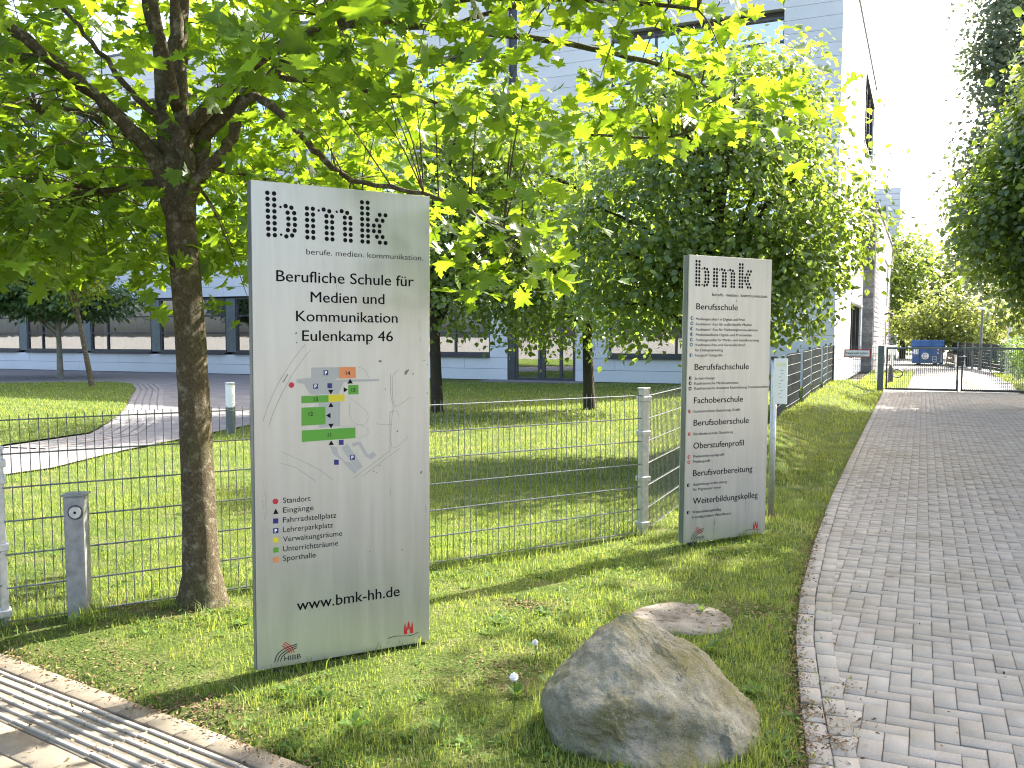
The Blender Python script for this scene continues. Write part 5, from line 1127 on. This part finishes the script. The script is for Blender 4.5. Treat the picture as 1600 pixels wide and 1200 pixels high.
# taller tufts and seed stalks where the mower does not reach
tx, ty, th = [], [], []
def tuft_at(x, y, n, sp, h):
    tx.extend(rng.normal(x, sp, n)); ty.extend(rng.normal(y, sp, n)); th.extend(rng.uniform(.4, 1., n) * h)
for _ in range(46): q = F0 + FT * rng.uniform(-.6, 4.7) + rng.normal(0, .05, 2); tuft_at(*q, 22, .035, .13)
for _ in range(16): q = sA + (sB - sA) * rng.uniform(0, 1) + rng.normal(0, .03, 2); tuft_at(*q, 10, .03, .09)
for _ in range(14): q = sC + (sD - sC) * rng.uniform(0, 1) + rng.normal(0, .03, 2); tuft_at(*q, 12, .03, .1)
for _ in range(26): a = rng.uniform(0, 6.28); tuft_at(bx + .5 * math.cos(a), by + .42 * math.sin(a), 16, .04, .12)
for _ in range(18): tuft_at(-4.15 + rng.normal(0, .2), 4.34 + rng.normal(0, .2), 14, .03, .1)
for _ in range(8): tuft_at(-4.63 + rng.normal(0, .09), 3.86 + rng.normal(0, .09), 16, .03, .16)
x, y, r = field(110, 3.2, 9, 1.1)
for a, b in zip(x, y): tuft_at(a, b, 14, .03, rng.uniform(.07, .12))
for _ in range(34): q = np.array([rng.uniform(-.55, .3), rng.uniform(3.4, 6.5)]); q[0] = edge_x(q[1]) + abs(rng.normal(.1, .06)); tuft_at(*q, 7, .012, .03)
tx, ty, th = map(np.array, (tx, ty, th)); k = (dpav(tx, ty) > .0) & (np.hypot((tx - bx) / .44, (ty - by) / .36) > .85); tx, ty, th = tx[k], ty[k], th[k]
stuff('tall_grass', blades(tx, ty, th, rng.uniform(.003, .006, len(tx)), np.where(tx > edge_x(ty), .012, ground_z(tx, ty))), M['grass'], 'unmown tufts along fence, signs and boulder', 'grass')
x, y, r = field(150000, 10., 33., .9)
stuff('lawn_grass', blades(x, y, rng.uniform(.03, .06, len(x)) * (1 + .02 * r), .0045 * r / 9 + 0 * x), M['grass'], 'mown school lawn behind the mesh fence', 'grass')
# island grass
x = rng.uniform(-32, -12.5, 60000); y = rng.uniform(5, 24.5, 60000); k = inpoly(x, y, island); x, y = x[k], y[k]
stuff('island_grass', blades(x, y, rng.uniform(.04, .08, len(x)), .014 + 0 * x, .075 + 0 * x), M['grass'], 'grass island inside the curved path', 'grass')
# beds beyond the gate
x = np.concatenate([rng.uniform(-2.1, -.4, 5000), rng.uniform(2.8, 7, 6000)]); y = np.concatenate([rng.uniform(31.6, 46, 5000), rng.uniform(31.4, 46, 6000)])
stuff('yard_grass', blades(x, y, rng.uniform(.05, .12, len(x)), .03 + 0 * x, .06 + 0 * x), M['grass'], 'grass beds in the yard behind the gate', 'grass')
# broad-leaved weeds: rosettes and clover-like leaves
wp, wn, wt, ws = [], [], [], []
def rosette(x, y, s, n, flat=.5):
    z = float(ground_z(x, y)); a0 = random.random() * 6
    for k in range(n):
        a = a0 + 2 * math.pi * k / n + random.gauss(0, .25); d = np.array([math.cos(a), math.sin(a), random.uniform(.15, flat + .3)])
        wp.append((x, y, z + .005)); wt.append(d); wn.append((-d[0] * d[2], -d[1] * d[2], 1)); ws.append(s * random.uniform(.45, .85))
x, y, r = field(420, 3.2, 8.5, 1.1)
for a, b in zip(x, y): rosette(a, b, random.uniform(.035, .075), random.randint(5, 9))
for X, D, s in [(-.32,3.9,.09),(-.2,3.75,.08),(-.45,3.8,.08),(-.05,3.75,.08),(1.12,3.75,.09),(1.05,3.95,.12),(.98,4.6,.11),(1.1,4.9,.12),(.9,5.05,.1),(.75,4.9,.1),(1.18,4.3,.1),(-.9,4.2,.11),(-1.1,4.3,.1),(-.7,3.9,.12),(.02,4.25,.09),(1.2,5.6,.1),(1.35,6.1,.1),(.2,5.6,.1),(-.1,5.4,.1),(-2.55,5.35,.12),(-1.6,5.3,.1)]:
    rosette(*S(X, D)[:2], s, random.randint(9, 13), .7)
WV = np.array([(0, 0, 0), (.07, .25, .01), (.14, .6, .02), (.1, .85, 0), (0, 1, -.08), (-.1, .85, 0), (-.14, .6, .02), (-.07, .25, .01)], float); WF = np.array([(0, 1, 7), (1, 2, 6), (1, 6, 7), (2, 3, 5), (2, 5, 6), (3, 4, 5)])
stuff('weeds', scatter(WV, WF, np.array(wp), frames(np.array(wn), np.array(wt)), np.array(ws), rng.random(len(wp))), M['weed'], 'broad-leaved weeds scattered in the front grass', 'weeds')
# clover-like small leaves filling the sward
x, y, r = field(16000, 3.1, 9., 1.1); k = vnoise(x, y, 1.5, 21) > .52; x, y = x[k], y[k]
pos = np.stack([x, y, ground_z(x, y) + rng.uniform(.008, .045, len(x))], 1); nn = rng.normal(0, .35, (len(x), 3)); nn[:, 2] += 1
stuff('clover', scatter(SV, SF, pos, frames(nn, rng.normal(0, 1, (len(x), 3))), rng.uniform(.014, .03, len(x)), rng.random(len(x))), M['weed'], 'small clover leaves low in the front grass', 'ground cover')
# dry litter along the edges and in the bare patches
L = []
for cx, cy, rx, ry in bare: L.append(np.stack([rng.normal(cx, rx * .55, 420), rng.normal(cy, ry * .6, 420)], 1))
yy = 3.2 + 6 * rng.random(2600) ** 1.5; L.append(np.stack([edge_x(yy) - np.abs(rng.normal(0, .06, 2600)) + rng.normal(.03, .03, 2600), yy], 1))
for (X, D), n in (((1.4, 4.1), 160), ((1.36, 3.75), 160), ((1.62, 4.35), 50), ((1.5, 3.95), 70), ((1.45, 5.3), 60)):
    c0 = S(X, D); L.append(np.stack([rng.normal(c0[0], .06, n), rng.normal(c0[1], .07, n)], 1))
s_ = rng.uniform(-1.2, 3.2, 1500); d_ = rng.normal(-.02, .05, 1500); L.append(PO + s_[:, None] * PT + d_[:, None] * PN)
s_ = rng.uniform(-1.2, 3.2, 500); d_ = rng.uniform(0, .6, 500); L.append(PO + s_[:, None] * PT + d_[:, None] * PN)
L.append(np.stack([rng.uniform(-.6, 2.5, 260), rng.uniform(3.2, 12, 260)], 1))
L = np.concatenate(L); gzz = np.maximum(ground_z(L[:, 0], L[:, 1]), np.where(edge_x(L[:, 1]) - L[:, 0] < .02, .02, np.where(dpav(L[:, 0], L[:, 1]) < .01, .004, -.1))) + rng.uniform(.002, .012, len(L))
nn = rng.normal(0, .45, (len(L), 3)); nn[:, 2] += 1
stuff('leaf_litter', scatter(LV, LF, np.column_stack([L, gzz]), frames(nn, rng.normal(0, 1, (len(L), 3))), rng.uniform(.008, .03, len(L)), rng.random(len(L))), M['litter'], 'dry brown leaf scraps along the paving edges', 'leaf litter')
